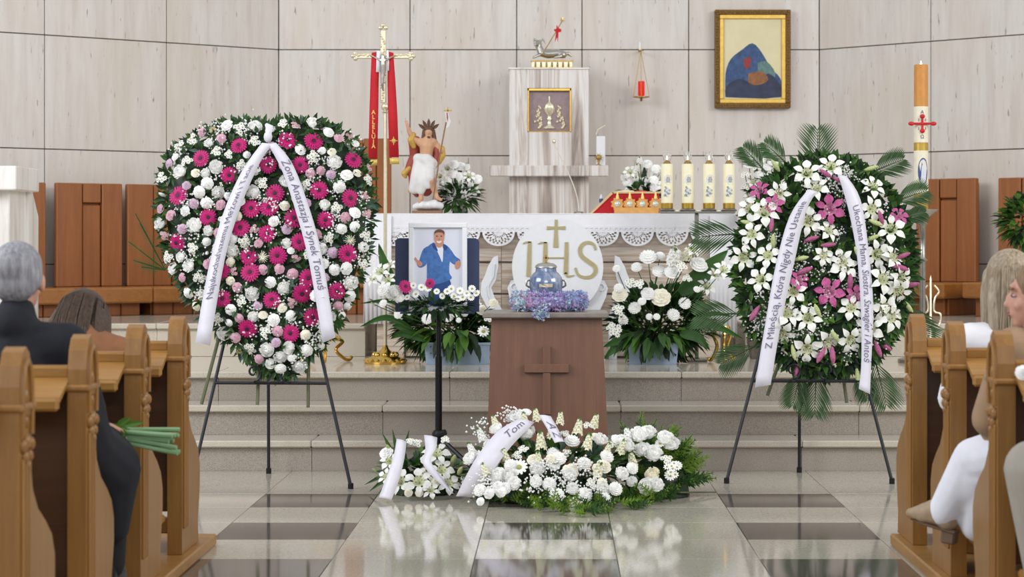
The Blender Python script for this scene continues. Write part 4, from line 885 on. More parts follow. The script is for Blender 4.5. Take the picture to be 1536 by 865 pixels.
def lily():
    mb = MB()
    for i in range(6):
        a = 2*PI*i/6; wv = 0.31 if i % 2 else 0.22
        petal(mb, a, 0.02, 0.4, wv*0.75, -0.35, -0.05, 0.14, 1, 0.25, 0.75, 2); petal(mb, a, 0.40, 1.0 if i % 2 else 1.04, wv, 0.14, 0.34, -0.04, 0, 0.30, 0.06, 4)
    for i in range(6):
        a = 2*PI*(i+.3)/6; d = Vector((math.cos(a), math.sin(a), 0)); mb.tube([Vector((0, 0, -.3)), d*0.12+Vector((0, 0, .1)), d*0.24+Vector((0, 0, .38))], 0.016, 4, 1); mb.ball(d*0.25+Vector((0, 0, .39)), (0.05, 0.05, 0.035), 5, 3, 2)
    mb.tube([Vector((0, 0, -.3)), Vector((0, 0, .48))], 0.024, 5, 1); return mb
def bud(): return MB().lathe([(0.06, -1.0), (0.2, -0.75), (0.30, -0.2), (0.31, 0.15), (0.24, 0.6), (0.1, 0.92), (0.02, 1.0)], (0, 0, 0), 9)
def cluster(n=7, seed=4):
    mb = MB(); r = random.Random(seed)
    for i in range(n):
        a = i*2.4; rr = 0.72*math.sqrt(i/n); c = Vector((rr*math.cos(a), rr*math.sin(a), 0.35*(1-rr*rr)+r.uniform(-.05, .05))); q = frame(c, Vector((c.x*.6, c.y*.6, 1)), 0.36, r.random()*6)
        d = daisy(8); mb.v, o = mb.v, len(mb.v); mb.v += [q @ p for p in d.v]; mb.f += [tuple(i_+o for i_ in f) for f in d.f]; mb.m += d.m
    return mb
def carn(seed=5):
    mb = MB(); r = random.Random(seed)
    for k, (rad, z, n) in enumerate(((0.95, 0.05, 11), (0.8, 0.28, 9), (0.58, 0.45, 8), (0.34, 0.56, 6), (0.14, 0.6, 4))):
        for i in range(n):
            a = 2*PI*(i+.5*k)/n+r.uniform(-.1, .1); o = len(mb.v); half = PI/n*1.25
            for j in range(5):
                aa = a-half+2*half*j/4; zz = z+(0.10 if j % 2 else -0.04)+r.uniform(-.04, .04); rj = rad*(1+(0.08 if j % 2 else -0.06))
                mb.v += [Vector((rad*0.35*math.cos(aa), rad*.35*math.sin(aa), z*0.6)), Vector((rj*math.cos(aa), rj*math.sin(aa), zz))]
            for j in range(4): mb.f.append((o+2*j, o+2*j+2, o+2*j+3, o+2*j+1)); mb.m.append(0)
    mb.ball((0, 0, 0.0), (0.82, 0.82, 0.5), 10, 6); mb.lathe([(0.15, -0.7), (0.35, -0.3), (0.2, -0.2)], (0, 0, 0), 6); return mb
def spike(seed=6):
    """flower spike along +z, two units tall"""
    mb = MB(); r = random.Random(seed)
    for i in range(34):
        h = i/33; a = i*2.4; rr = 0.5*(1-0.6*h); c = Vector((rr*math.cos(a), rr*math.sin(a), 2.0*h)); s = 0.48*(1-0.5*h)
        q = frame(c, Vector((math.cos(a), math.sin(a), 0.5)), s, r.random()*6); o = len(mb.v); n = 5
        mb.v += [q @ Vector((0, 0, 0))]+[q @ Vector((math.cos(2*PI*j/10)*(1 if j % 2 == 0 else .55), math.sin(2*PI*j/10)*(1 if j % 2 == 0 else .55), .3)) for j in range(10)]
        mb.f += [(o, o+1+j, o+1+(j+1) % 10) for j in range(10)]; mb.m += [1 if h > .93 else 0]*10
    mb.tube([Vector((0, 0, -0.6)), Vector((0, 0, 2.0))], [0.08, 0.03], 5, 1); return mb
def spider():
    mb = MB(); r = random.Random(8)
    for i in range(16): petal(mb, 2*PI*i/16+r.uniform(-.1, .1), 0.05, r.uniform(.7, 1.0), 0.05, 0.1, 0.35+r.uniform(0, .2), 0.1, 0, 0, 0.5, 2)
    return mb
def reg(key, mb, mats): FM[key] = mb.mesh(key, mats, True)
reg('gerbera', gerbera(), ['gerbera_pink', 'gerbera_eye']); reg('white_daisy', daisy(), ['petal_white', 'flower_eye']); reg('white_mum', mum(), ['petal_white']); reg('cream_mum', mum(9), ['petal_cream']); reg('lilac_mum', mum(4), ['petal_lilac'])
reg('white_rose', rose(), ['petal_white']); reg('cream_rose', rose(5), ['petal_cream']); reg('blush_rose', rose(6), ['petal_blush']); reg('lilac_rose', rose(7), ['petal_lilac']); reg('white_cluster', cluster(), ['petal_white', 'flower_eye']); reg('blush_cluster', cluster(6, 9), ['petal_blush', 'flower_eye'])
reg('white_carnation', carn(), ['petal_white']); reg('cream_carnation', carn(8), ['petal_cream']); reg('white_lily', lily(), ['lily_white', 'lily_throat', 'anther']); reg('pink_lily', lily(), ['lily_pink', 'lily_pale_pink', 'anther'])
reg('pink_bud', bud(), ['bud_pink']); reg('green_bud', bud(), ['bud_green']); reg('white_bud', bud(), ['petal_white']); reg('cream_stock', spike(), ['stock_cream', 'leaf_bright']); reg('white_stock', spike(7), ['petal_white', 'leaf_bright']); reg('spider_flower', spider(), ['stock_cream']); reg('berry_cluster', cluster(6, 3), ['wax_berry', 'flower_eye'])
def flower(key, parent, p, nrm, r, nm=None, spin=None, label=None): return inst(nm or key, FM[key], parent, frame(p, nrm, r, spin), label)
def leaf(mb, base, d, L, W, mi=0, up=None, droop=0.0, segs=3):
    """pointed leaf folded along its midrib"""
    d = Vector(d).normalized(); up = Vector(up or (0, 0, 1)); s = d.cross(up)
    s = s.normalized() if s.length > 1e-3 else Vector((1, 0, 0)); n = s.cross(d).normalized(); o = len(mb.v)
    for i in range(segs+1):
        t = i/segs; ww = W*math.sin(PI*min(0.98, 0.06+0.94*t)**0.9); c = Vector(base)+d*L*t+Vector((0, 0, -droop*L*t*t))
        mb.v += [c-s*ww+n*ww*0.35, c, c+s*ww+n*ww*0.35]
    for i in range(segs):
        for j in range(2): mb.f.append((o+3*i+j, o+3*i+j+1, o+3*i+4+j, o+3*i+3+j)); mb.m.append(mi)
def frond(parent, p, d, L, nrm, nm='palm_frond', droop=0.15, n=20, wid=0.42, mt='leaf_palm', lw=0.006):
    """feather palm leaf: rib with narrow leaflets"""
    mb = MB(); d = Vector(d).normalized(); nrm = Vector(nrm).normalized(); s = d.cross(nrm).normalized(); pts = [Vector(p)+d*L*t/10+Vector((0, 0, -droop*L*(t/10)**2)) for t in range(11)]
    mb.tube(pts, [0.006*(1-0.08*i) for i in range(11)], 5)
    for i in range(n):
        t = 0.18+0.8*i/(n-1); k = t*10; c = pts[int(k)].lerp(pts[min(10, int(k)+1)], k-int(k)); ll = L*wid*math.sin(PI*(0.25+0.72*t))**0.7
        for sg in (-1, 1): dd = (s*sg*0.62+d*0.9+nrm*random.uniform(-.12, .2)); leaf(mb, c, dd, ll, lw, 0, nrm, 0.1, 2)
    return mb.build(nm, mt, parent)
def gyp(parent, pts, nm='gypsophila', mt='petal_white', r=0.0055, per=40, spread=0.045):
    mb = MB(); rr = random.Random(len(pts))
    for p in pts:
        for i in range(per):
            v = Vector((rr.gauss(0, 1), rr.gauss(0, 0.6), rr.gauss(0, 1)))*spread*0.55; c = Vector(p)+v; q = r*rr.uniform(.7, 1.2)
            o = len(mb.v); mb.v += [c+Vector((q, 0, 0)), c+Vector((-q, 0, 0)), c+Vector((0, q, 0)), c+Vector((0, -q, 0)), c+Vector((0, 0, q)), c+Vector((0, 0, -q))]
            mb.f += [(o+a, o+b, o+cc) for a in (0, 1) for b in (2, 3) for cc in (4, 5)]; mb.m += [0]*8
    ob = mb.build(nm, mt, parent); ob['kind'] = 'stuff'; return ob
class Plane:
    """leaning plane of a wreath: image pixels to points at a height off the plane"""
    def __init__(s, p0, p1):
        s.o = Vector(p0); up = (Vector(p1)-Vector(p0)); s.up = Vector((0, up.y, up.z)).normalized(); s.x = Vector((1, 0, 0)); s.n = s.x.cross(s.up).normalized()
        if s.n.y > 0: s.n = -s.n
    def at(s, u, v, h=0.0):
        o = s.o+s.n*h; e = Vector((0, 0, EYE)); d = Vector(((u-CU)/F, 1, -(v-CV)/F)); return e+d*((o-e).dot(s.n)/d.dot(s.n))
def inpoly(p, poly):
    c = False; j = len(poly)-1
    for i in range(len(poly)):
        a, b = poly[i], poly[j]
        if (a[1] > p[1]) != (b[1] > p[1]) and p[0] < (b[0]-a[0])*(p[1]-a[1])/(b[1]-a[1])+a[0]: c = not c
        j = i
    return c
def edgedist(p, poly):
    best = 1e9; p = Vector(p)
    for i in range(len(poly)):
        a = Vector(poly[i]); b = Vector(poly[(i+1) % len(poly)]); t = max(0, min(1, (p-a).dot(b-a)/max(1e-9, (b-a).length_squared))); best = min(best, (p-a-(b-a)*t).length)
    return best
def ribbon(parent, pl_, L, R, h, text=None, t0=0.1, t1=0.9, upward=True, size=0.05, shear=0.28):
    """satin ribbon between two pixel edges on the wreath plane with lettering printed along it"""
    L = smoothpts([Vector(p) for p in L], 4); R = smoothpts([Vector(p) for p in R], 4); n = len(L); hs = h if callable(h) else (lambda t: h)
    A = [pl_.at(p.x, p.y, hs(i/(n-1))) for i, p in enumerate(L)]; B = [pl_.at(p.x, p.y, hs(i/(n-1))) for i, p in enumerate(R)]
    mb = MB()
    for a, b in zip(A, B): mb.v += [a, (a+b)/2+pl_.n*0.003, b]
    for i in range(n-1):
        for j in range(2): mb.f.append((3*i+j, 3*i+j+1, 3*i+4+j, 3*i+3+j)); mb.m.append(0)
    ob = mb.build('ribbon_tail', 'satin', parent, True); sd = ob.modifiers.new('thick', 'SOLIDIFY'); sd.thickness = 0.0016; sd.offset = 0
    if text:
        mid = [(a+b)/2 for a, b in zip(A, B)]; cum = [0]
        for i in range(n-1): cum.append(cum[-1]+(mid[i+1]-mid[i]).length)
        tot = cum[-1]; vv, ff = text_geo(text, 1.0, shear, 'LEFT'); x0 = min(p.x for p in vv); x1 = max(p.x for p in vv); s0, s1 = (t1*tot, t0*tot) if upward else (t0*tot, t1*tot)
        m2 = MB(); out = []
        for p in vv:
            s = s0+(s1-s0)*(p.x-x0)/(x1-x0); i = 0
            while i < n-2 and cum[i+1] < s: i += 1
            f_ = (s-cum[i])/max(1e-6, cum[i+1]-cum[i]); a = A[i].lerp(A[i+1], f_); b = B[i].lerp(B[i+1], f_); wd = (b-a).normalized(); c = (a+b)/2
            yy = (p.y-0.27)*size; out.append(c+wd*(-yy if upward else yy)+pl_.n*0.0075)
        m2.add(out, ff); m2.build('lettering', 'print_ink', ob)
    return ob
def stakes(parent, pl_, lst, h=-0.02):
    for (u0, v0, u1, v1) in lst: MB().tube([pl_.at(u0, v0, h), pl_.at(u1, v1, h)], 0.009, 7).build('wooden_stake', 'stake', parent, True)

# ---------------------------------------------------------------- heart-shaped wreath
hp = Plane((0, 10.80, 0.50), (0, 11.0, 1.85))
HO = [(402, 186), (440, 181), (490, 184), (528, 206), (550, 245), (559, 300), (556, 360), (540, 420), (512, 478), (480, 522), (445, 558), (420, 566), (392, 553), (352, 520), (312, 482), (278, 440), (252, 390), (240, 330), (242, 270), (258, 228), (292, 202), (340, 184), (375, 182)]
hw = thing('heart_wreath', 'heart-shaped funeral wreath with magenta gerberas and two lettered white ribbons', 'wreath', hp.at(405, 566, 0))
def dome(p, poly, rim=42.0, top=0.075): d = min(1.0, edgedist(p, poly)/rim) if inpoly(p, poly) else 0.0; return top*math.sqrt(max(0, 1-(1-d)**2))
# moss body
mb = MB(); k = len(HO); ctr = hp.at(402, 360, 0.05)
for sc, h in ((0.92, -0.05), (0.94, 0.0), (0.75, 0.045), (0.3, 0.055)):
    for (u, v) in HO: mb.v.append(hp.at(402+(u-402)*sc, 360+(v-360)*sc, h))
for r_ in range(3):
    for i in range(k): mb.f.append((r_*k+i, r_*k+(i+1) % k, (r_+1)*k+(i+1) % k, (r_+1)*k+i)); mb.m.append(0)
mb.f += [tuple(range(3*k, 4*k)), tuple(range(k))]; mb.m += [0, 0]; mb.build('moss_body', 'leaf_dark', hw)
rg = random.Random(21)
def scatter_leaves(poly, pl_, n, nm, parent, mats, Lr=(0.05, 0.10), Wr=(0.010, 0.02), grow=1.05, hfun=None, edge=0):
    mb = MB(); us = [p[0] for p in poly]; vs_ = [p[1] for p in poly]; cu_ = sum(us)/len(us); cv_ = sum(vs_)/len(vs_); c0 = pl_.at(cu_, cv_, 0); done = 0
    while done < n:
        if done < edge:
            i = rg.randrange(len(poly)); t = rg.random(); a, b = poly[i], poly[(i+1) % len(poly)]; u = a[0]+(b[0]-a[0])*t; v = a[1]+(b[1]-a[1])*t; u = cu_+(u-cu_)*rg.uniform(.93, 1.0); v = cv_+(v-cv_)*rg.uniform(.93, 1.0); h = rg.uniform(-.04, .03)
        else:
            u = rg.uniform(min(us), max(us)); v = rg.uniform(min(vs_), max(vs_))
            if not inpoly((u, v), poly): continue
            h = (hfun((u, v)) if hfun else 0.04)+rg.uniform(-.02, .012)
        p = pl_.at(u, v, h); rad = p-c0; rad -= pl_.n*rad.dot(pl_.n); rad = rad.normalized() if rad.length > 1e-4 else pl_.up
        if done < edge: d = rad+Vector((rg.gauss(0, .5), rg.gauss(0, .2), rg.gauss(0, .5)))+pl_.n*0.2
        else: d = pl_.n*rg.uniform(.2, .9)+Vector((rg.gauss(0, .7), 0, rg.gauss(0, .7)))+rad*0.3
        leaf(mb, p, d, rg.uniform(*Lr), rg.uniform(*Wr), rg.randrange(len(mats)), pl_.n, 0.1, 2); done += 1
    ob = mb.build(nm, mats, parent); ob['kind'] = 'stuff'; return ob
scatter_leaves(HO, hp, 2600, 'greenery', hw, ['leaf_dark', 'leaf_mid', 'leaf_fern', 'leaf_mid', 'leaf_grey'], (0.035, 0.062), (0.006, 0.012), hfun=lambda p: dome(p, HO), edge=900)
GB = [(435, 105), (515, 108), (285, 120), (168, 160), (375, 180), (475, 180), (638, 165), (255, 212), (98, 275), (397, 268), (533, 258), (378, 312), (323, 315), (628, 283), (190, 342), (455, 345), (553, 350), (290, 375), (372, 392), (95, 420), (472, 418), (620, 455), (315, 463), (405, 460), (228, 508), (320, 512), (500, 530), (235, 593), (387, 597), (480, 577), (587, 570), (312, 685), (512, 650), (445, 700)]
def wreath_flower(key, pl_, poly, u, v, r, parent, nm=None, lift=0.015, top=0.075, jit=0.35, label=None):
    h = dome((u, v), poly, 42, top)+lift; p = pl_.at(u, v, h); us = [q[0] for q in poly]; vs_ = [q[1] for q in poly]
    rad = Vector(((u-sum(us)/len(us))/max(us)*3, 0, -(v-sum(vs_)/len(vs_))/max(vs_)*2)); ed = edgedist((u, v), poly); k_ = 0.8*max(0, 1-ed/60)
    return flower(key, parent, p, pl_.n+rad.normalized()*k_+Vector((rg.gauss(0, jit), 0, rg.gauss(0, jit)))*0.6, r, nm, None, label)
taken = []
kh = 10.85/F
for (x, y) in GB:
    u, v = 220+x/2.06, 160+y/2.06; taken.append((u, v, 14)); wreath_flower('gerbera', hp, HO, u, v, rg.uniform(13, 15)*kh, hw, 'gerbera', 0.022, jit=0.22)
kinds = [('white_mum', 'chrysanthemum', 10.5, 22), ('white_rose', 'white_rose', 10, 30), ('white_cluster', 'daisy_cluster', 11.5, 46), ('blush_rose', 'pink_rose', 8.5, 24), ('lilac_rose', 'lilac_rose', 8.5, 16), ('cream_rose', 'cream_rose', 8, 14), ('blush_cluster', 'pink_cluster', 9.5, 14), ('white_mum', 'chrysanthemum', 8, 18), ('spider_flower', 'spider_flower', 11, 10), ('white_bud', 'white_bud', 9, 16), ('berry_cluster', 'berry_cluster', 8.5, 12), ('white_cluster', 'daisy_cluster', 8.5, 30), ('white_rose', 'white_rose', 7, 34)]
for key, nm, rpx, cnt in kinds:
    made = tries = 0
    while made < cnt and tries < 400:
        tries += 1; u = rg.uniform(236, 565); v = rg.uniform(178, 572)
        if not inpoly((u, v), HO): continue
        if any((u-a)**2+(v-b)**2 < (0.84*(rpx+c))**2 for a, b, c in taken): continue
        taken.append((u, v, rpx)); made += 1; wreath_flower(key, hp, HO, u, v, rpx*kh*rg.uniform(.86, 1.06), hw, nm, 0.020)
gyp(hw, [hp.at(u, v, dome((u, v), HO)+0.02) for u, v in [(rg.uniform(250, 550), rg.uniform(190, 540)) for _ in range(90)] if inpoly((u, v), HO)], per=30)
mb = MB()
for (u, v, a) in ((212, 400, 1.9), (205, 372, 2.2), (222, 345, 1.75), (215, 330, 2.0), (224, 410, 1.4)):
    b_ = hp.at(248, 405, -0.04); tip = hp.at(u-12, v-10, -0.03); d = tip-b_; L = d.length; pts = [b_.lerp(tip, t/8) for t in range(9)]; mb.tube(pts, [0.003]*9, 4)
    for i in range(26):
        c = b_.lerp(tip, 0.2+0.8*i/26)
        for sg in (-1, 1): leaf(mb, c, d.normalized()*0.5+Vector((0.6*sg*d.z/L, rg.uniform(-.3, .3), -0.6*sg*d.x/L)), 0.05*(1.1-0.7*i/26), 0.0022, 0, (0, -1, 0), 0.1, 1)
mb.build('asparagus_sprig', 'leaf_fern', hw)
stakes(hw, hp, [(335, 480, 302, 606), (388, 545, 386, 607), (463, 520, 462, 611)])
zrib = lambda t: 0.125-0.06*t if t < 0.15 else 0.13
ribbon(hw, hp, [(393, 214), (362, 258), (333, 325), (311, 410), (293, 513)], [(411, 216), (392, 240), (361, 310), (337, 390), (315, 518)], 0.135, 'Najukochańszemu Mężowi i Tacie', 0.13, 0.79, True, 0.058)
ribbon(hw, hp, [(402, 216), (424, 258), (446, 325), (464, 395), (484, 514)], [(414, 214), (440, 248), (466, 318), (484, 388), (503, 506)], 0.135, 'Żona Anastazja i Synek Tomuś', 0.10, 0.76, False, 0.056)
mb = MB(); mb.ball(hp.at(402, 205, 0.13), (0.022, 0.016, 0.03), 10, 6); mb.tube([hp.at(402, 206, 0.13), hp.at(404, 190, 0.12), hp.at(399, 186, 0.1)], [0.016, 0.02, 0.008], 8, 0, True, 0.5); mb.build('ribbon_knot', 'satin', hw, True)

# ---------------------------------------------------------------- round lily wreath
rp = Plane((0, 11.02, 0.50), (0, 11.2, 1.75))
RO = [(1237+130*math.cos(2*PI*i/28), 398+162*math.sin(2*PI*i/28)) for i in range(28)]
rw = thing('lily_wreath', 'oval funeral wreath of white and pink lilies with palm fronds and lettered ribbons', 'wreath', rp.at(1238, 566, 0))
mb = MB(); k = len(RO)
for sc, h in ((0.9, -0.05), (0.92, 0.0), (0.75, 0.05), (0.3, 0.06)):
    for (u, v) in RO: mb.v.append(rp.at(1238+(u-1238)*sc, 398+(v-398)*sc, h))
for r_ in range(3):
    for i in range(k): mb.f.append((r_*k+i, r_*k+(i+1) % k, (r_+1)*k+(i+1) % k, (r_+1)*k+i)); mb.m.append(0)
mb.f += [tuple(range(3*k, 4*k)), tuple(range(k))]; mb.m += [0, 0]; mb.build('moss_body', 'leaf_dark', rw)
scatter_leaves(RO, rp, 2300, 'greenery', rw, ['leaf_dark', 'leaf_mid', 'leaf_dark', 'leaf_mid', 'leaf_bright', 'leaf_fern'], (0.045, 0.08), (0.010, 0.018), hfun=lambda p: dome(p, RO), edge=850)
kr2 = 11.0/F
W6 = [(435, 315), (575, 275), (490, 405), (820, 395), (105, 525), (185, 545), (440, 595), (110, 675), (560, 655), (815, 525), (930, 645), (60, 810), (205, 800), (530, 800), (640, 830), (845, 790), (940, 810), (270, 430)]
W7 = [(155, 110), (340, 180), (300, 300), (420, 330), (625, 40), (665, 270), (840, 110), (930, 170), (850, 270), (885, 320), (945, 100), (270, 410), (415, 500), (525, 465), (660, 450), (770, 385)]
for i, (x, y) in enumerate([(1100+a/3.93, 180+b/3.93) for a, b in W6]+[(1100+a/3.762, 390+b/3.762) for a, b in W7]):
    wreath_flower('white_lily', rp, RO, x, y, rg.uniform(20, 25)*kr2*(0.75 if i in (8, 13, 17) else 1), rw, 'white_lily', 0.045, jit=0.4)
PK = [(1100+a/3.93, 180+b/3.93) for a, b in ((155, 415), (240, 500), (570, 525), (975, 565))]+[(1100+a/3.762, 390+b/3.762) for a, b in ((370, 115), (545, 180), (690, 200))]
for i, (x, y) in enumerate(PK): wreath_flower('pink_lily', rp, RO, x, y, (24 if i in (2, 5) else 17)*kr2, rw, 'pink_lily', 0.045, jit=0.35)
def budat(key, x, y, ang, L, nm):
    h = dome((x, y), RO)+0.06; d = Vector((math.cos(ang), -0.25, math.sin(ang))); inst(nm, FM[key], rw, frame(rp.at(x, y, h), d, L*kr2))
for a, b, an in ((545, 315, 2.6), (630, 355, 2.8), (460, 700, .3), (560, 735, .1), (870, 575, 1.9), (1000, 800, .4), (225, 615, -1.7)): budat('pink_bud', 1100+a/3.93, 180+b/3.93, an, 12, 'pink_lily_bud')
for a, b, an in ((120, 300, 4.1), (400, 60, .4), (495, 535, 4.2), (560, 535, -1.5), (660, 125, 1.6), (815, 500, -1.2), (850, 480, -.6), (365, 610, 4.3), (940, 40, -.3), (1000, 140, .2)): budat('pink_bud', 1100+a/3.762, 390+b/3.762, an, 14, 'pink_lily_bud')
for a, b, an in ((250, 270, 2.2), (810, 285, .3), (85, 605, 2.9), (840, 605, -.4), (820, 695, .4), (735, 785, 2.1), (400, 815, .2), (235, 715, 1.6)): budat('green_bud', 1100+a/3.93, 180+b/3.93, an, 12, 'green_lily_bud')
for a, b, an in ((475, 285, 2), (575, 430, 2.2), (985, 260, -.9), (700, 650, -1.5), (340, 520, -1.4)): budat('green_bud', 1100+a/3.762, 390+b/3.762, an, 12, 'green_lily_bud')
for (u, v) in ((1165, 300), (1248, 255), (1180, 430), (1215, 480), (1300, 430), (1320, 360), (1135, 290), (1345, 300), (1290, 250), (1220, 350), (1260, 420), (1330, 470), (1150, 460), (1255, 500)):
    for j in range(2): wreath_flower('white_cluster', rp, RO, u+rg.uniform(-9, 9), v+rg.uniform(-9, 9), 6.5*kr2, rw, 'filler_blossom', 0.01)
gyp(rw, [rp.at(u, v, dome((u, v), RO)+0.025) for u, v in [(rg.uniform(1120, 1350), rg.uniform(260, 540)) for _ in range(60)] if inpoly((u, v), RO)], per=36)
for (u, v, tu, tv) in ((1228, 270, 1226, 196), (1150, 260, 1118, 222), (1185, 250, 1150, 215), (1300, 262, 1350, 238), (1335, 305, 1385, 285), (1350, 330, 1384, 318), (1118, 470, 1050, 470), (1120, 350, 1050, 352), (1140, 515, 1086, 540), (1225, 545, 1222, 612), (1205, 545, 1190, 600), (1310, 530, 1328, 598), (1290, 540, 1300, 590), (1350, 450, 1392, 500)):
    a = rp.at(u, v, -0.01); b_ = rp.at(tu, tv, -0.02); frond(rw, a, b_-a, (b_-a).length*1.08, rp.n, droop=0.05, n=13, wid=0.68, lw=0.0052)
stakes(rw, rp, [(1170, 540, 1151, 593), (1262, 540, 1270, 604)])
ribbon(rw, rp, [(1212, 284), (1184, 325), (1163, 400), (1147, 490), (1132, 581)], [(1226, 287), (1209, 318), (1190, 400), (1172, 482), (1156, 577)], 0.15, 'Z Miłością, Która Nigdy Nie Ustanie', 0.07, 0.82, True, 0.056)
ribbon(rw, rp, [(1257, 262), (1272, 312), (1285, 380), (1291, 460), (1292, 540), (1288, 583)], [(1270, 264), (1291, 300), (1303, 375), (1310, 460), (1307, 540), (1305, 591)], 0.15, 'Ukochana Mama, Siostra, Szwagier i Antoś', 0.15, 0.87, False, 0.05)

# ---------------------------------------------------------------- planters beside the altar
def bush(parent, c, rad, n, mats, L=(0.08, 0.14), W=(0.018, 0.03), nm='leaves', lift=0.35, down=0.0, seed=1, zmin=None):
    r = random.Random(seed); mb = MB(); c = Vector(c)
    for i in range(n):
        d = Vector((r.gauss(0, 1), r.gauss(0, 1), r.gauss(0, 1))).normalized(); p = c+Vector((d.x*rad[0], d.y*rad[1], d.z*rad[2]))*r.uniform(.35, 1.0)**0.6; LL = r.uniform(*L)
        dd = d+Vector((0, 0, lift-down*r.random())); b0 = len(mb.v); leaf(mb, p, dd, LL, r.uniform(*W), r.randrange(len(mats)), (r.gauss(0, .3), r.gauss(0, .3), 1), 0.3, 3)
        if zmin is not None:
            for q in range(b0, len(mb.v)): mb.v[q].z = max(mb.v[q].z, zmin+0.003)
    ob = mb.build(nm, mats, parent); ob['kind'] = 'stuff'; return ob
def stemmed(parent, key, nm, p, root, r, nrm=None, stem=True):
    p = Vector(p); root = Vector(root)
    if stem: MB().tube([root, root.lerp(p, .6)+Vector((0, 0, .02)), p], [0.004, 0.003, 0.0025], 5).build('flower_stem', 'leaf_mid', parent)
    flower(key, parent, p, nrm or (p-root)*0.5+Vector((0, -0.35, .12)), r, nm)
plain('planter_blue', 'a9bcd4', 0.5, var=0.05); plain('soil', '30261e', 0.95)
def planter(label, u0, u1, v0, v1, Y, blooms, crown, strap, seed):
    k_ = Y/F; x0, x1 = (u0-CU)*k_, (u1-CU)*k_; zt = EYE-(v0-CV)*k_; t = thing('flower_planter', label, 'planter', ((x0+x1)/2, Y+0.11, PLAT), 'pale blue planters with white flowers')
    mb = MB(); a = 0.012; z0 = PLAT
    mb.add([(x0+a, Y+a, z0), (x1-a, Y+a, z0), (x1-a, Y+.22-a, z0), (x0+a, Y+.22-a, z0), (x0, Y, zt), (x1, Y, zt), (x1, Y+.22, zt), (x0, Y+.22, zt)], [(0, 1, 2, 3), (0, 1, 5, 4), (1, 2, 6, 5), (2, 3, 7, 6), (3, 0, 4, 7)])
    mb.bx(x0-.004, x1+.004, Y-.005, Y+.004, zt-.012, zt+.002); mb.build('box', 'planter_blue', t); MB().bx(x0+.008, x1-.008, Y+.008, Y+.212, z0+.06, zt-.012).build('soil', 'soil', t)
    root = Vector(((x0+x1)/2, Y+.11, zt-.02)); cc = P(crown[0], crown[1], Y+.08); bush(t, cc+Vector((0, .06, -.01)), (crown[2]*k_*.88, 0.10, crown[3]*k_*.9), crown[4], ['leaf_dark', 'leaf_dark', 'leaf_mid', 'leaf_mid'], (.06, .11), (.014, .025), seed=seed, zmin=PLAT)
    r = random.Random(seed)
    bush(t, (root.x, Y+.02, zt+0.05), ((x1-x0)*.62, .12, .05), 60, ['leaf_mid', 'leaf_bright', 'leaf_dark'], (0.09, 0.14), (.022, .034), 'skirt_leaves', -0.5, 0.4, seed+3, zmin=PLAT)
    for (u, v, key, nm, rpx) in blooms: yy = Y-.08+r.uniform(-.06, .05); stemmed(t, key, nm, P(u, v, yy), root+Vector((r.uniform(-.1, .1), 0, 0)), rpx*k_*1.12)
    for (pts, wd) in strap:
        q = smoothpts([P(u, v, Y+dy) for u, v, dy in pts], 5); mb = MB(); n = len(q)
        for i, p in enumerate(q):
            tt = (q[min(i+1, n-1)]-q[max(i-1, 0)]).normalized(); s = tt.cross(Vector((0, -1, 0.15))).normalized(); w_ = wd*k_*math.sin(PI*min(.99, .08+.92*i/(n-1))**.8); mb.v += [p-s*w_, p+Vector((0, .01, 0)), p+s*w_]
        for i in range(n-1):
            for j in range(2): mb.f.append((3*i+j, 3*i+j+1, 3*i+4+j, 3*i+3+j)); mb.m.append(0)
        mb.build('strap_leaf', 'leaf_fern', t, True)
    return t
lp_ = planter('pale blue planter of white flowers behind the music stand', 636, 735, 514, 545, 12.85,
    [(641, 478, 'white_carnation', 'carnation', 8), (672, 475, 'white_carnation', 'carnation', 8), (683, 471, 'white_carnation', 'carnation', 5), (684, 467, 'white_carnation', 'carnation', 5), (598, 471, 'white_carnation', 'carnation', 7), (615, 468, 'white_carnation', 'carnation', 5), (697, 470, 'white_carnation', 'carnation', 5), (725, 497, 'white_daisy', 'daisy', 8), (712, 455, 'white_cluster', 'small_blossom', 12), (722, 465, 'cream_rose', 'cream_rose', 8), (704, 462, 'cream_rose', 'cream_rose', 7),
     (610, 451, 'white_rose', 'white_rose', 9), (668, 455, 'white_rose', 'white_rose', 11), (571, 408, 'white_lily', 'gladiolus_bloom', 15), (560, 418, 'white_lily', 'gladiolus_bloom', 12), (582, 420, 'white_lily', 'gladiolus_bloom', 12), (585, 398, 'white_lily', 'gladiolus_bloom', 10), (575, 435, 'white_carnation', 'carnation', 9), (592, 440, 'white_mum', 'chrysanthemum', 11), (575, 455, 'white_carnation', 'carnation', 6), (560, 456, 'white_bud', 'white_bud', 6), (554, 448, 'white_bud', 'white_bud', 5), (688, 480, 'white_carnation', 'carnation', 4), (740, 455, 'cream_rose', 'cream_rose', 7), (733, 478, 'white_cluster', 'small_blossom', 8)],
    (664, 486, 78, 42, 850), [([(620, 495, 0), (580, 476, -.05), (540, 490, -.05)], 5), ([(600, 450, 0), (578, 400, -.04), (568, 365, -.04)], 8), ([(620, 480, 0), (590, 452, -.05), (540, 455, -.1)], 4), ([(640, 510, -.03), (605, 500, -.05), (586, 508, -.06)], 6), ([(625, 500, -.03), (600, 490, -.05), (588, 488, -.06)], 5)], 31)
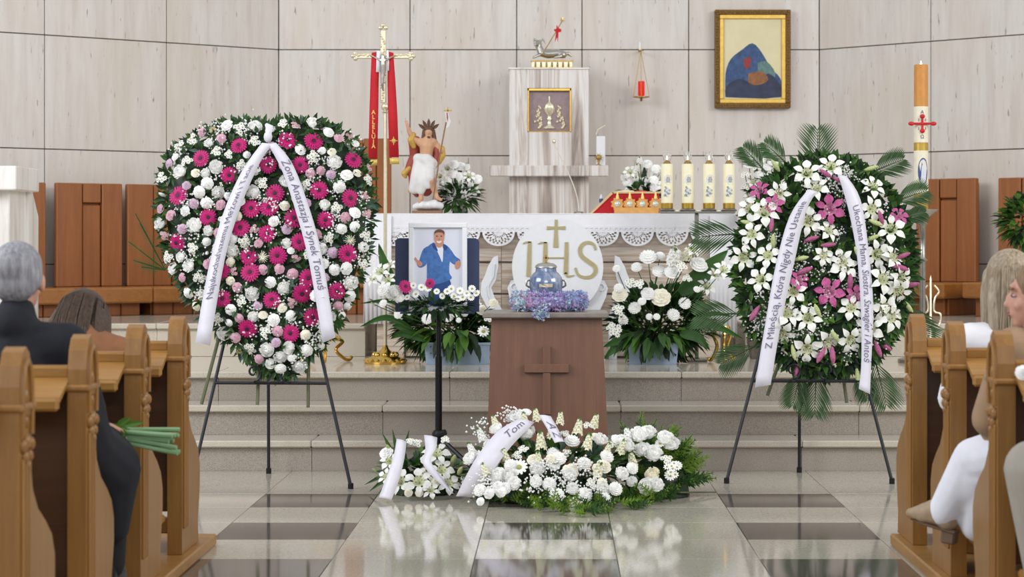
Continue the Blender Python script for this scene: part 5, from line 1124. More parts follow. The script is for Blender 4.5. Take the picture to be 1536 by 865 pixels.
rpn = planter('pale blue planter of white flowers to the right of the urn pedestal', 942, 1018, 515, 544, 12.85,
    [(972, 386, 'white_carnation', 'carnation', 12), (990, 384, 'white_carnation', 'carnation', 7), (955, 401, 'white_carnation', 'carnation', 8), (988, 407, 'white_carnation', 'carnation', 10), (1008, 409, 'white_rose', 'white_rose', 11), (1010, 390, 'white_stock', 'gladiolus_spike', 13), (1030, 385, 'cream_stock', 'gladiolus_spike', 10), (1048, 398, 'white_rose', 'white_rose', 13), (930, 443, 'cream_rose', 'cream_rose', 11), (972, 441, 'white_rose', 'white_rose', 10), (991, 447, 'cream_rose', 'cream_rose', 14), (952, 462, 'white_carnation', 'carnation', 9), (1027, 455, 'white_carnation', 'carnation', 9), (1010, 472, 'white_carnation', 'carnation', 9), (963, 452, 'white_carnation', 'carnation', 6), (959, 427, 'white_cluster', 'small_blossom', 9), (945, 425, 'white_cluster', 'small_blossom', 9), (928, 432, 'white_carnation', 'carnation', 7), (925, 403, 'white_carnation', 'carnation', 6), (928, 465, 'white_cluster', 'small_blossom', 10), (974, 475, 'white_carnation', 'carnation', 5), (985, 475, 'white_carnation', 'carnation', 5), (1085, 405, 'white_lily', 'gladiolus_bloom', 15), (1060, 430, 'white_lily', 'gladiolus_bloom', 14), (1072, 412, 'white_lily', 'gladiolus_bloom', 11), (1040, 375, 'white_lily', 'gladiolus_bloom', 12), (1022, 400, 'white_cluster', 'small_blossom', 10), (1045, 434, 'white_carnation', 'carnation', 5), (935, 480, 'white_stock', 'gladiolus_spike', 9), (925, 497, 'white_cluster', 'small_blossom', 11), (918, 492, 'white_cluster', 'small_blossom', 9), (1030, 418, 'white_cluster', 'small_blossom', 8), (1015, 380, 'white_carnation', 'carnation', 7)],
    (992, 480, 86, 56, 1050), [([(1030, 490, 0), (1065, 486, -.05), (1115, 508, -.08)], 7), ([(1020, 440, 0), (1060, 405, -.04), (1092, 375, -.04)], 14), ([(1040, 480, 0), (1070, 470, -.05), (1100, 475, -.08)], 4), ([(960, 500, -.03), (930, 510, -.06), (905, 520, -.07)], 7), ([(950, 505, -.03), (925, 520, -.06), (906, 538, -.07)], 7), ([(1020, 500, -.03), (1045, 505, -.06), (1065, 525, -.07)], 8)], 33)

# ---------------------------------------------------------------- bouquet along the music stand ledge
sb = thing('stand_bouquet', 'low bouquet of white daisies and magenta gerberas on the portrait stand ledge', 'bouquet', (mx(655), MY-0.04, mz(462)))
bush(sb, P(655, 458, MY-.05), (0.17, 0.035, 0.035), 150, ['leaf_dark', 'leaf_mid'], (0.04, 0.07), (.009, .016), seed=41)
for (u, v, key, nm, rpx) in ((608, 430, 'gerbera', 'gerbera', 10.5), (645, 425, 'gerbera', 'gerbera', 8), (632, 431, 'white_daisy', 'daisy', 6), (642, 432, 'white_daisy', 'daisy', 6), (624, 441, 'white_daisy', 'daisy', 6), (671, 437, 'white_daisy', 'daisy', 6), (681, 444, 'white_daisy', 'daisy', 6), (677, 433, 'white_daisy', 'daisy', 6), (690, 436, 'white_daisy', 'daisy', 6), (700, 440, 'white_daisy', 'daisy', 6), (694, 446, 'white_daisy', 'daisy', 6), (708, 433, 'white_daisy', 'daisy', 6), (706, 446, 'white_daisy', 'daisy', 6), (715, 440, 'white_daisy', 'daisy', 6), (688, 448, 'white_daisy', 'daisy', 5), (592, 438, 'white_mum', 'chrysanthemum', 10), (598, 447, 'white_mum', 'chrysanthemum', 8), (611, 446, 'white_daisy', 'daisy', 5), (655, 437, 'white_daisy', 'daisy', 5), (663, 444, 'white_daisy', 'daisy', 5), (620, 428, 'white_daisy', 'daisy', 5)):
    flower(key, sb, P(u, v, MY-.085), Vector((rg.gauss(0, .25), -1, .35+rg.gauss(0, .2))), rpx*km, nm)

# ---------------------------------------------------------------- blue and lilac wreath round the urn
uw = thing('urn_wreath', 'dense ring of blue and lilac small flowers round the urn', 'wreath', (UX, UY, UZ))
ks = ['statice_blue', 'statice_lilac', 'statice_pink', 'statice_mint']
def tiny(mb, c, q, mi, r):
    n = Vector((r.gauss(0, 1), r.gauss(0, 1)-.6, r.gauss(0, 1)+.5)).normalized(); M = frame(c, n, q, r.random()*6); o = len(mb.v)
    mb.v += [M @ Vector((0, 0, -.25))]+[M @ Vector((math.cos(2*PI*j/10)*(1 if j % 2 == 0 else .45), math.sin(2*PI*j/10)*(1 if j % 2 == 0 else .45), .25)) for j in range(10)]; mb.f += [(o, o+1+j, o+1+(j+1) % 10) for j in range(10)]; mb.m += [mi]*10
r = random.Random(6)
for i in range(26):
    a = 2*PI*i/26; c = Vector((UX+0.155*math.cos(a)+0.015, UY+0.13*math.sin(a), UZ+0.048)); mb = MB(); mi = [0, 1, 3, 0, 1, 3, 0, 2, 0, 1, 3, 0, 1][(i*5) % 13]
    for j in range(95):
        v = Vector((r.gauss(0, 1), r.gauss(0, 1), r.gauss(0, 1))).normalized()*r.uniform(.6, 1); tiny(mb, c+Vector((v.x*.056, v.y*.05, max(-.044, v.z*.055+.004))), r.uniform(.008, .0125), mi if r.random() < .62 else r.randrange(4), r)
    mb.ball(c, (.034, .03, .03), 8, 5, mi); mb.build('blossom_head', ks+['leaf_grey'], uw)
mb = MB()
for j in range(60): v = Vector((r.gauss(0, 1), r.gauss(0, .5), r.gauss(0, 1)))*.5; tiny(mb, P(813+v.x*14, 470+v.z*9, EY-.045), .010, (0, 3)[j % 2], r)
mb.build('trailing_sprig', ks+['leaf_grey'], uw)

# ---------------------------------------------------------------- flower arrangements on the floor
def arrangement(nm_, label, base, poly_c, rad, blooms, leaves, seed, Yf, Yb, extra=None):
    """mound standing on the floor; blooms are pixels, their depth follows the mound from its front (low) to its back (high)"""
    t = thing(nm_, label, 'flower arrangement', base); r = random.Random(seed); c = Vector(base)
    mb = MB(); mb.ball((c.x, c.y, 0.0), (rad[0]*.72, rad[1]*.6, rad[2]*.6), 16, 8)
    for q in mb.v: q.z = max(0.003, q.z)
    mb.build('foam_base', 'leaf_dark', t)
    def dep(v): k_ = max(0, min(1, (v-poly_c[0])/(poly_c[1]-poly_c[0]))); return Yb+(Yf-Yb)*k_**0.8
    for (u, v, key, nm, rpx) in blooms:
        Y = dep(v)+r.uniform(-.02, .02); p = P(u, v, Y); n = Vector((p.x-c.x, p.y-c.y, (p.z)*1.2+.05)).normalized()+Vector((0, -.8, .35))
        if 'stock' in key: n = Vector((p.x-c.x, 0, .3)).normalized()+Vector((0, -.2, 1.1))
        p.z = max(p.z, rpx*Y/F*0.45); flower(key, t, p, n, rpx*Y/F*1.12, nm)
    return t, dep, r
def ground_leaves(t, c, rad, n, mats, L, W, seed, nm='foliage', lift=.25): return bush(t, c, rad, n, mats, L, W, nm, lift, 0, seed, 0.0)
def rnd_blooms(n, poly, spec, seed, mind=0.8):
    r = random.Random(seed); out = []; us = [p[0] for p in poly]; vs_ = [p[1] for p in poly]; tr = 0
    while len(out) < n and tr < 4000:
        tr += 1; u, v = r.uniform(min(us), max(us)), r.uniform(min(vs_), max(vs_)); key, nm, rp_ = spec[r.randrange(len(spec))]
        if inpoly((u, v), poly) and all((u-o[0])**2+(v-o[1])**2 > (mind*(rp_+o[4]))**2 for o in out): out.append((u, v, key, nm, rp_))
    return out
def floor_ribbon(par, edgeL, edgeR, text=None, t0=.1, t1=.5, upward=False, size=.04):
    """free-lying satin ribbon through (u, v, depth) points"""
    A = smoothpts([P(*q) for q in edgeL], 5); B = smoothpts([P(*q) for q in edgeR], 5); n = len(A); mb = MB()
    for a in A+B: a.z = max(a.z, .004)
    for a, b in zip(A, B): mb.v += [a, (a+b)/2+Vector((0, -.004, .003)), b]
    for i in range(n-1):
        for j in range(2): mb.f.append((3*i+j, 3*i+j+1, 3*i+4+j, 3*i+3+j)); mb.m.append(0)
    ob = mb.build('ribbon_tail', 'satin', par, True); sd = ob.modifiers.new('thick', 'SOLIDIFY'); sd.thickness = .0016; sd.offset = 0
    if text:
        vv, ff = text_geo(text, 1.0, .28); x0 = min(p.x for p in vv); x1 = max(p.x for p in vv); out = []
        for p in vv:
            f_ = (p.x-x0)/(x1-x0); f_ = (t1+(t0-t1)*f_ if upward else t0+(t1-t0)*f_)*(n-1); i = min(n-2, int(f_)); a = A[i].lerp(A[i+1], f_-i); b = B[i].lerp(B[i+1], f_-i); wd = (b-a).normalized(); yy = (p.y-.27)*size
            nn = (A[i+1]-A[i]).cross(b-a).normalized(); nn = -nn if nn.y > 0 else nn
            out.append((a+b)/2+wd*(-yy if upward else yy)+nn*.007)
        MB().add(out, ff).build('lettering', 'print_ink', ob)
    return ob
A1 = [(566, 690), (575, 668), (600, 658), (650, 655), (690, 668), (708, 690), (708, 725), (690, 742), (600, 746), (570, 735)]
b1 = [(585, 692, 'white_lily', 'white_lily', 15), (580, 680, 'white_rose', 'white_rose', 10), (580, 715, 'white_lily', 'white_lily', 13), (600, 722, 'white_lily', 'white_lily', 19), (628, 722, 'white_lily', 'white_lily', 20), (655, 680, 'white_lily', 'white_lily', 20), (663, 705, 'white_lily', 'white_lily', 18), (646, 735, 'white_lily', 'white_lily', 13), (672, 725, 'white_lily', 'white_lily', 17), (640, 712, 'white_lily', 'white_lily', 13), (613, 739, 'cream_rose', 'rose_bud', 6), (629, 739, 'cream_rose', 'rose_bud', 6), (653, 723, 'cream_rose', 'rose_bud', 7), (586, 694, 'green_bud', 'lily_bud', 9), (680, 690, 'green_bud', 'lily_bud', 12), (690, 706, 'green_bud', 'lily_bud', 11), (562, 706, 'green_bud', 'lily_bud', 7), (625, 665, 'white_cluster', 'small_blossom', 9), (615, 662, 'white_cluster', 'small_blossom', 7), (583, 673, 'green_bud', 'lily_bud', 9), (697, 722, 'white_cluster', 'small_blossom', 9), (640, 690, 'white_rose', 'white_rose', 9), (668, 660, 'white_cluster', 'small_blossom', 8)]
f1, dep1, r = arrangement('lily_arrangement', 'small floor arrangement of white lilies with two ribbon tails beside the music stand foot', (P(635, 0, 10.40).x, 10.40, 0), (655, 746), (0.21, 0.18, 0.20), b1, 0, 51, 10.12, 10.34)
ground_leaves(f1, (P(635, 0, 10.40).x, 10.45, 0.09), (0.20, 0.10, 0.10), 260, ['leaf_dark', 'leaf_mid', 'leaf_grey', 'leaf_bright'], (.05, .09), (.010, .02), 52)
for (u, v) in ((575, 652), (590, 650), (612, 652), (560, 720), (556, 735)): mb = MB(); leaf(mb, P(600, 700, 10.42), P(u, v, 10.40)-P(600, 700, 10.42), .19, .011, 0, (0, -1, 0), 0); mb.build('blade_leaf', 'leaf_mid', f1)
floor_ribbon(f1, [(595, 658, 10.22), (590, 685, 10.12), (578, 720, 10.07), (568, 746, 10.06)], [(610, 662, 10.22), (606, 690, 10.12), (598, 722, 10.07), (587, 750, 10.04)])
floor_ribbon(f1, [(636, 652, 10.25), (638, 675, 10.14), (634, 694, 10.09), (650, 716, 10.06), (678, 740, 10.03)], [(656, 656, 10.25), (654, 672, 10.14), (646, 690, 10.09), (660, 712, 10.06), (681, 741, 10.03)])
A2 = [(700, 690), (715, 650), (760, 625), (820, 628), (900, 640), (960, 660), (975, 690), (970, 720), (930, 735), (900, 755), (850, 752), (800, 735), (740, 745), (722, 742)]
b2 = [(775, 627, 'white_mum', 'chrysanthemum', 13), (788, 620, 'white_carnation', 'carnation', 9), (838, 688, 'white_carnation', 'carnation', 11), (876, 695, 'white_carnation', 'carnation', 10), (855, 708, 'cream_rose', 'cream_rose', 12), (824, 726, 'white_carnation', 'carnation', 10), (835, 743, 'white_carnation', 'carnation', 11), (863, 757, 'cream_rose', 'cream_rose', 11), (877, 742, 'white_carnation', 'carnation', 11), (923, 733, 'white_carnation', 'carnation', 10), (779, 701, 'white_daisy', 'daisy', 12), (747, 714, 'white_mum', 'chrysanthemum', 11), (763, 714, 'white_mum', 'chrysanthemum', 11), (734, 740, 'white_rose', 'white_rose', 8), (752, 738, 'white_rose', 'white_rose', 8), (721, 752, 'white_rose', 'white_rose', 6), (760, 690, 'cream_stock', 'stock_spike', 8), (806, 704, 'white_mum', 'chrysanthemum', 10), (858, 662, 'white_carnation', 'carnation', 11), (866, 650, 'cream_stock', 'stock_spike', 10), (880, 672, 'cream_stock', 'stock_spike', 10), (890, 640, 'cream_stock', 'stock_spike', 9), (812, 672, 'cream_stock', 'stock_spike', 11), (828, 655, 'cream_stock', 'stock_spike', 10), (840, 635, 'cream_stock', 'stock_spike', 8), (805, 630, 'cream_stock', 'stock_spike', 8), (765, 655, 'white_rose', 'white_rose', 10), (790, 650, 'white_mum', 'chrysanthemum', 12), (745, 640, 'cream_stock', 'stock_spike', 8), (725, 660, 'white_stock', 'stock_spike', 9), (710, 680, 'white_stock', 'stock_spike', 8), (735, 668, 'white_mum', 'chrysanthemum', 9), (895, 715, 'cream_stock', 'stock_spike', 10), (905, 700, 'cream_rose', 'cream_rose', 11), (910, 685, 'white_carnation', 'carnation', 10), (930, 678, 'cream_stock', 'stock_spike', 9), (940, 668, 'white_mum', 'chrysanthemum', 10), (925, 660, 'white_rose', 'white_rose', 9), (850, 680, 'white_cluster', 'small_blossom', 8), (800, 690, 'cream_rose', 'cream_rose', 9), (785, 675, 'white_cluster', 'small_blossom', 9), (900, 660, 'white_mum', 'chrysanthemum', 10)]
f2, dep2, r = arrangement('white_arrangement', 'large floor arrangement of white carnations and cream stocks with lettered ribbon before the pedestal', (P(828, 0, 10.15).x, 10.15, 0), (625, 760), (0.38, 0.30, 0.30), b2+rnd_blooms(34, A2, [('white_mum', 'chrysanthemum', 9), ('white_cluster', 'small_blossom', 9), ('cream_stock', 'stock_spike', 8), ('cream_rose', 'cream_rose', 8), ('white_carnation', 'carnation', 9)], 77, .55), 0, 53, 9.72, 10.28)
ground_leaves(f2, (P(828, 0, 10.15).x, 10.22, 0.13), (0.38, 0.26, 0.15), 520, ['leaf_dark', 'leaf_mid', 'leaf_mid', 'leaf_grey', 'leaf_bright'], (.06, .10), (.011, .022), 54)
gyp(f2, [P(u, v, dep2(v)-.03) for u, v in ((815, 700), (895, 725), (905, 735), (865, 700), (810, 715), (730, 720), (725, 728), (840, 715), (890, 705), (800, 730), (855, 725), (760, 625), (720, 640))], per=46, spread=.05)
floor_ribbon(f2, [(778, 628, 10.12), (745, 648, 10.02), (712, 690, 9.92), (684, 744, 9.99)], [(802, 633, 10.12), (768, 668, 10.0), (740, 705, 9.9), (712, 746, 9.97)], 'Tom', .08, .3, True, .05)
floor_ribbon(f2, [(808, 622, 10.10), (822, 645, 10.05), (832, 664, 9.98)], [(826, 624, 10.10), (838, 645, 10.05), (846, 662, 9.98)], 'A Z', .25, .85, False, .05)
b3 = [(958, 653, 'white_mum', 'chrysanthemum', 12), (972, 650, 'white_mum', 'chrysanthemum', 11), (998, 658, 'white_mum', 'chrysanthemum', 11), (1006, 666, 'white_mum', 'chrysanthemum', 11), (964, 675, 'white_mum', 'chrysanthemum', 11), (980, 681, 'white_mum', 'chrysanthemum', 12), (1008, 705, 'white_cluster', 'chrysanthemum_spray', 14), (1000, 690, 'white_cluster', 'chrysanthemum_spray', 10), (1016, 698, 'white_daisy', 'daisy', 7), (1005, 713, 'white_daisy', 'daisy', 8), (978, 712, 'cream_mum', 'chrysanthemum', 10), (970, 730, 'white_mum', 'chrysanthemum', 11), (984, 727, 'white_mum', 'chrysanthemum', 10), (950, 700, 'cream_stock', 'stock_spike', 10), (948, 722, 'white_carnation', 'carnation', 8), (943, 660, 'white_stock', 'stock_spike', 9), (990, 665, 'white_daisy', 'daisy', 7)]
f3, dep3, r = arrangement('fir_arrangement', 'rounded fir-branch floor arrangement with white chrysanthemums at the right end of the flowers', (P(985, 0, 10.32).x, 10.32, 0), (640, 745), (0.22, 0.24, 0.33), b3, 0, 55, 9.98, 10.22)
def fir(par, p, d, L, tip=False, nm='fir_branch'):
    mb = MB(); d = Vector(d).normalized(); s = d.cross(Vector((0, -.7, .7))).normalized(); up = s.cross(d).normalized()
    mb.tube([p, Vector(p)+d*L], [.004, .002], 5); n = 16
    s0, u0 = s, up; roll = rg.uniform(0, 3)
    for i in range(n):
        c = Vector(p)+d*L*(i/n); q = L*.36*(1-i/n*.75); th = roll+i*1.1; s = s0*math.cos(th)+u0*math.sin(th); up = s.cross(d).normalized()
        for sg in (-1, 1):
            dd = s*sg*.9+d*.7; leaf(mb, c, dd, q, q*.16, 1 if (tip or i > n-5) else 0, up, .05, 2)
            for j in range(3): leaf(mb, c+dd.normalized()*q*(.3+.25*j), dd+s*rg.uniform(-.4, .4)+d*.5*(1 if j % 2 else -.4)+up*.4, q*.35, q*.07, 1 if j == 2 else 0, up, 0, 1)
    for q in mb.v: q.z = max(q.z, .003)
    return mb.build(nm, ['fir', 'fir_tip'] if not tip else ['fir_tip', 'fir_tip'], par)
c3 = P(985, 0, 10.36); c3.z = 0.05
for i in range(70):
    a = rg.uniform(0, 2*PI); e = rg.uniform(0.0, 1.35); d = Vector((math.cos(a)*math.cos(e), math.sin(a)*math.cos(e)-.1, math.sin(e))); p = Vector((c3.x, c3.y, .06))+Vector((d.x*.14, d.y*.14, d.z*.16)); fir(f3, p, d+Vector((.15, 0, .1)), rg.uniform(.11, .155), rg.random() < .28)
for (u, v, tu, tv) in ((955, 670, 963, 616), (970, 660, 985, 628), (945, 665, 930, 630), (1000, 660, 1022, 640), (1010, 670, 1035, 662)): fir(f3, P(u, v, 10.40), P(tu, tv, 10.42)-P(u, v, 10.40), (P(tu, tv, 10.42)-P(u, v, 10.40)).length)
for i in range(110):
    u = rg.uniform(735, 1020); v = 781-abs(u-870)*.2+rg.uniform(-24, 0); Y = EYE*F/(v-CV)+.06; p = P(u, v, Y); p.x = (u-CU)*Y/F; p.z = rg.uniform(.012, .03); fir(f2 if u < 930 else f3, p, Vector(((u-870)/300+rg.gauss(0, .4), -.5, rg.uniform(.05, .6))), rg.uniform(.09, .14), rg.random() < .5)
for (u, v, tu, tv) in ((1018, 738, 1057, 744), (1020, 715, 1075, 727)): MB().tube([Vector((P(u, v, 10.2).x, 10.2, .03)), Vector((P(tu, tv, 10.3).x, 10.35, .014))], .004, 5).build('bare_twig', 'stake', f3)

# ---------------------------------------------------------------- white bouquets in vases on the altar
def vase_bouquet(label, u0, u1, v0, v1, Y, seed, blooms):
    k_ = Y/F; c = Vector((((u0+u1)/2-CU)*k_, Y, AT+.0125)); t = thing('vase_bouquet', label, 'bouquet', c, 'white bouquets in vases on the altar'); r = random.Random(seed)
    m_ = MB(); m_.lathe([(.035, 0), (.045, .02), (.05, .06), (.038, .09), (.042, .10)], c, 16); m_.build('vase', 'pewter', t, True)
    h = (v1-v0)*k_; bush(t, c+Vector((0, 0, .12)), ((u1-u0)*k_*.42, .08, .09), 170, ['leaf_dark', 'leaf_mid', 'leaf_mid'], (.05, .09), (.012, .022), seed=seed, zmin=AT+.0125)
    for (u, v, key, nm, rpx) in blooms: stemmed(t, key, nm, P(u, v, Y+r.uniform(-.06, .02)), c+Vector((0, 0, .08)), rpx*k_)
    mb = MB(); leaf(mb, c+Vector((0, 0, .15)), (0.05, 0, 1), h-.17, .02, 0, (0, -1, 0), 0); mb.build('blade_leaf', 'leaf_dark', t)
vase_bouquet('white bouquet beside the risen figure statue on the altar', 655, 722, 238, 318, 13.95, 61, rnd_blooms(20, [(658, 262), (680, 240), (705, 245), (720, 272), (718, 292), (690, 300), (662, 296)], [('white_carnation', 'carnation', 8), ('white_lily', 'white_lily', 11), ('white_rose', 'white_rose', 8), ('white_stock', 'stock_spike', 6)], 5, .62))
vase_bouquet('white bouquet behind the red book rest on the altar', 932, 998, 238, 318, 14.18, 63, rnd_blooms(18, [(934, 268), (950, 242), (975, 240), (998, 262), (998, 284), (940, 286)], [('white_carnation', 'carnation', 8), ('white_lily', 'white_lily', 12), ('white_rose', 'white_rose', 8), ('white_stock', 'stock_spike', 6)], 8, .62))
# greenery and white blooms behind the last candle and the lily wreath
BQ = 13.5
rb = thing('tall_white_bouquet', 'tall bouquet of white blossoms in a floor vase behind the lily wreath', 'bouquet', (P(1142, 0, 13.5).x, 13.5, PLAT))
m_ = MB(); m_.lathe([(.07, 0), (.09, .1), (.075, .35), (.06, .5), (.07, .55)], (P(1142, 0, 13.5).x, 13.5, PLAT), 18); m_.build('vase', 'pewter', rb, True)
bush(rb, P(1140, 300, 13.5), (.05, .06, .16), 120, ['leaf_dark', 'leaf_mid'], (.06, .1), (.012, .02), seed=71)
for q in rnd_blooms(18, [(1116, 260), (1124, 228), (1150, 222), (1164, 250), (1140, 310), (1118, 330)], [('white_carnation', 'carnation', 8), ('white_lily', 'white_lily', 11), ('white_cluster', 'small_blossom', 9)], 9, .6): stemmed(rb, q[2], q[3], P(q[0], q[1], 13.42), (P(1142, 0, 13.5).x, 13.5, PLAT+.5), q[4]*13.42/F)
# potted leafy tree by the right wall
ty = 14.05; tx = P(1545, 0, ty).x
tt = thing('potted_tree', 'bushy green potted tree beside the right choir stalls', 'plant', (tx, ty, UP)); m_ = MB(); m_.lathe([(.10, 0), (.13, .2), (.135, .22), (.11, .21)], (tx, ty, UP), 18); plain('terracotta', '8a5a40', 0.8); m_.build('pot', 'terracotta', tt, True)
MB().tube([(tx, ty, UP+.15), (tx+.01, ty, 1.1), (tx, ty, 1.35)], [.015, .012, .008], 7).build('trunk', 'stake', tt)
bush(tt, (tx, ty, P(0, 330, ty).z), (.20, .18, .16), 480, ['leaf_mid', 'leaf_dark', 'leaf_bright'], (.05, .09), (.016, .028), 'crown', seed=81)
# low flowers standing on the floor beyond the right pews
rf = thing('low_flower_pot', 'small pot of blue and green flowers on the floor between right pews', 'plant', (P(1389, 0, 10.0).x+.02, 10.0, 0)); c = Vector(ORG[rf.name]); m_ = MB(); m_.lathe([(.06, 0), (.08, .11), (.07, .12)], c, 14); m_.build('pot', 'terracotta', rf, True)
bush(rf, c+Vector((0, 0, .2)), (.09, .09, .09), 140, ['leaf_mid', 'leaf_bright', 'leaf_grey'], (.05, .08), (.012, .02), seed=83)
for i in range(10): flower('blush_cluster' if i % 2 else 'white_cluster', rf, c+Vector((rg.uniform(-.09, .09), rg.uniform(-.09, 0), rg.uniform(.18, .3))), (rg.gauss(0, .4), -1, .4), .025, 'small_blossom')
# ---------------------------------------------------------------- carved statue on the altar
SY = 13.80
def G(x, y, d=0.0): return P(600+x/4.806, 150+y/4.806, SY+d)
for nm, hx in (('carved_skin', 'c89a78'), ('carved_cloth', 'd9d8d6'), ('carved_red', '9c4034'), ('carved_gold', 'c8a04c'), ('carved_hair', '5a3a28'), ('carved_cloud', 'dcdcdc'), ('carved_wood', '8a6448')): plain(nm, hx, 0.55, 0.3 if nm == 'carved_gold' else 0, var=0.10, nscale=14)
sz = AT+0.0125
su = thing('risen_christ_statue', 'painted carved statue of a bearded robed figure raising a hand, on the altar', 'statue', (G(200, 0).x, SY, sz))
MB().bx(G(90, 0).x, G(305, 0).x, SY-.06, SY+.06, sz, G(0, 797).z, 0, .004).build('plinth', 'carved_wood', su)
blob('cloud_base', [[(G(110, 768), .020), (G(150, 755, -.02), .026), (G(200, 760, .01), .028), (G(250, 750, -.02), .030), (G(290, 762), .024)], [(G(140, 780, .03), .02), (G(280, 775, .03), .022)]], [], 'carved_cloud', su, .006, 3)
hl = G(207, 235)
def fingers(base, d, r, n=5, L=.016):
    d = Vector(d).normalized(); s = d.cross(Vector((0, 1, 0))).normalized(); out = []
    for i in range(n): k = (i-(n-1)/2); out.append([(base, r), (base+d*L*(1.0-abs(k)*.08)+s*k*.0045, r*.62)])
    return out
body = blob('body', [[(G(190, 430), .042), (G(192, 380), .044), (G(196, 330), .05), (G(200, 300), .04), (G(206, 270), .02), (G(207, 245), .022)],
    [(G(150, 305), .03), (G(240, 305), .03)], [(G(140, 305), .024), (G(92, 280, -.01), .019), (G(68, 230, -.02), .015), (G(55, 185, -.03), .011), (G(50, 170, -.03), .011)], [(G(252, 315), .024), (G(300, 370, -.01), .019), (G(298, 372, -.04), .014), (G(292, 360, -.06), .011)],
    [(G(170, 460), .036), (G(160, 580, -.01), .028), (G(152, 690), .016), (G(150, 722, -.01), .015), (G(140, 735, -.035), .010)], [(G(215, 460), .036), (G(225, 580, -.045), .028), (G(255, 670, -.01), .017), (G(268, 705, -.015), .014), (G(295, 718, -.04), .010)]]
    + fingers(G(48, 165, -.03), (-.3, 0, 1), .006)+fingers(G(292, 362, -.06), (.2, -.5, -.6), .006),
    [(hl, (.026, .030, .038)), (hl+Vector((0, -.018, -.026)), (.016, .014, .016)), (hl+Vector((0, -.033, -.004)), (.005, .008, .010))], 'carved_skin', su, .0045, 2)
blob('hair', [[(hl+Vector((-.026, .006, .012)), .016), (hl+Vector((-.034, 0, -.03)), .014), (hl+Vector((-.042, -.01, -.07)), .011), (hl+Vector((-.036, -.014, -.095)), .005)], [(hl+Vector((.026, .006, .012)), .016), (hl+Vector((.036, 0, -.03)), .014), (hl+Vector((.046, -.01, -.075)), .011), (hl+Vector((.044, -.014, -.10)), .005)], [(hl+Vector((0, .015, .0)), .034), (hl+Vector((0, .028, -.05)), .022)]], [(hl+Vector((0, .006, .022)), (.033, .033, .026)), (hl+Vector((0, -.024, -.034)), (.014, .010, .018))], 'carved_hair', su, .005, 2)
m_ = MB()
for a in (-.95, -.5, 0, .5, .95): d = Vector((math.sin(a)*.95, 0, math.cos(a))); leaf(m_, hl+d*.03+Vector((0, .01, .006)), d, .055, .012, 0, (0, -1, 0), 0)
ob = m_.build('halo_ray', 'carved_hair', su); ob.modifiers.new('t', 'SOLIDIFY').thickness = .003
blob('loincloth', [[(G(130, 420), .034), (G(190, 430, -.02), .044), (G(235, 455, -.02), .034)], [(G(140, 450), .04), (G(120, 560, -.01), .042), (G(100, 640), .034)], [(G(180, 470, -.01), .045), (G(165, 590, -.02), .042), (G(150, 650, -.01), .030)], [(G(215, 480, -.03), .04), (G(215, 560, -.045), .034), (G(205, 610, -.03), .028)], [(G(190, 450, -.05), .016), (G(235, 480, -.05), .014)]], [], 'carved_cloth', su, .006, 9)
blob('cloak', [[(G(120, 290, .01), .028), (G(90, 290, .01), .030), (G(100, 340, .03), .032), (G(110, 400, .05), .036), (G(80, 470, .05), .034), (G(50, 520, .04), .022)], [(G(110, 420, .05), .04), (G(110, 540, .055), .045), (G(110, 640, .05), .04), (G(120, 680, .04), .02)], [(G(262, 340, .0), .024), (G(280, 390, .0), .032), (G(262, 440, .0), .026), (G(240, 480, .03), .022)], [(G(150, 330, .05), .04), (G(240, 340, .05), .04), (G(200, 480, .06), .05), (G(190, 650, .05), .04)]], [], 'carved_red', su, .006, 3)
for lining in [[(G(95, 250, -.005), .020), (G(78, 290, -.02), .022), (G(100, 335, -.01), .016)], [(G(300, 350, -.02), .022), (G(308, 400, -.02), .020), (G(285, 450, -.01), .014), (G(255, 470, -.005), .010)], [(G(70, 490, .03), .018), (G(30, 530, .03), .020), (G(40, 555, .03), .012)], [(G(70, 655, .03), .014), (G(120, 665, .03), .016)]]: blob('cloak_lining', [lining], [], 'carved_gold', su, .006, 3)
stf = MB().tube([G(238, 718, -.07), G(292, 370, -.075), G(332, 160, -.075)], .0045, 7).build('staff', 'carved_wood', su, True)
m_ = MB(); c = G(345, 95, -.078)
m_.bx(c.x-.003, c.x+.003, c.y-.003, c.y+.003, G(0, 150).z, G(0, 55).z); m_.bx(c.x-.026, c.x+.026, c.y-.003, c.y+.003, G(0, 86).z, G(0, 76).z); m_.build('staff_cross', 'carved_gold', stf)
m_ = MB(); pts = [(330, 95), (352, 92), (360, 130), (372, 160), (358, 195), (338, 210), (345, 170), (335, 130)]
m_.prism([(G(x, y).x, G(x, y).z) for x, y in pts], SY-.088, SY-.084, 1); m_.build('banner', 'carved_cloth', stf)
m_ = MB(); m_.prism([(G(x, y).x, G(x, y).z) for x, y in ((340, 96), (348, 96), (352, 130), (350, 165), (342, 130))], SY-.0885, SY-.088, 1); m_.build('banner_stripe', 'carved_red', stf)

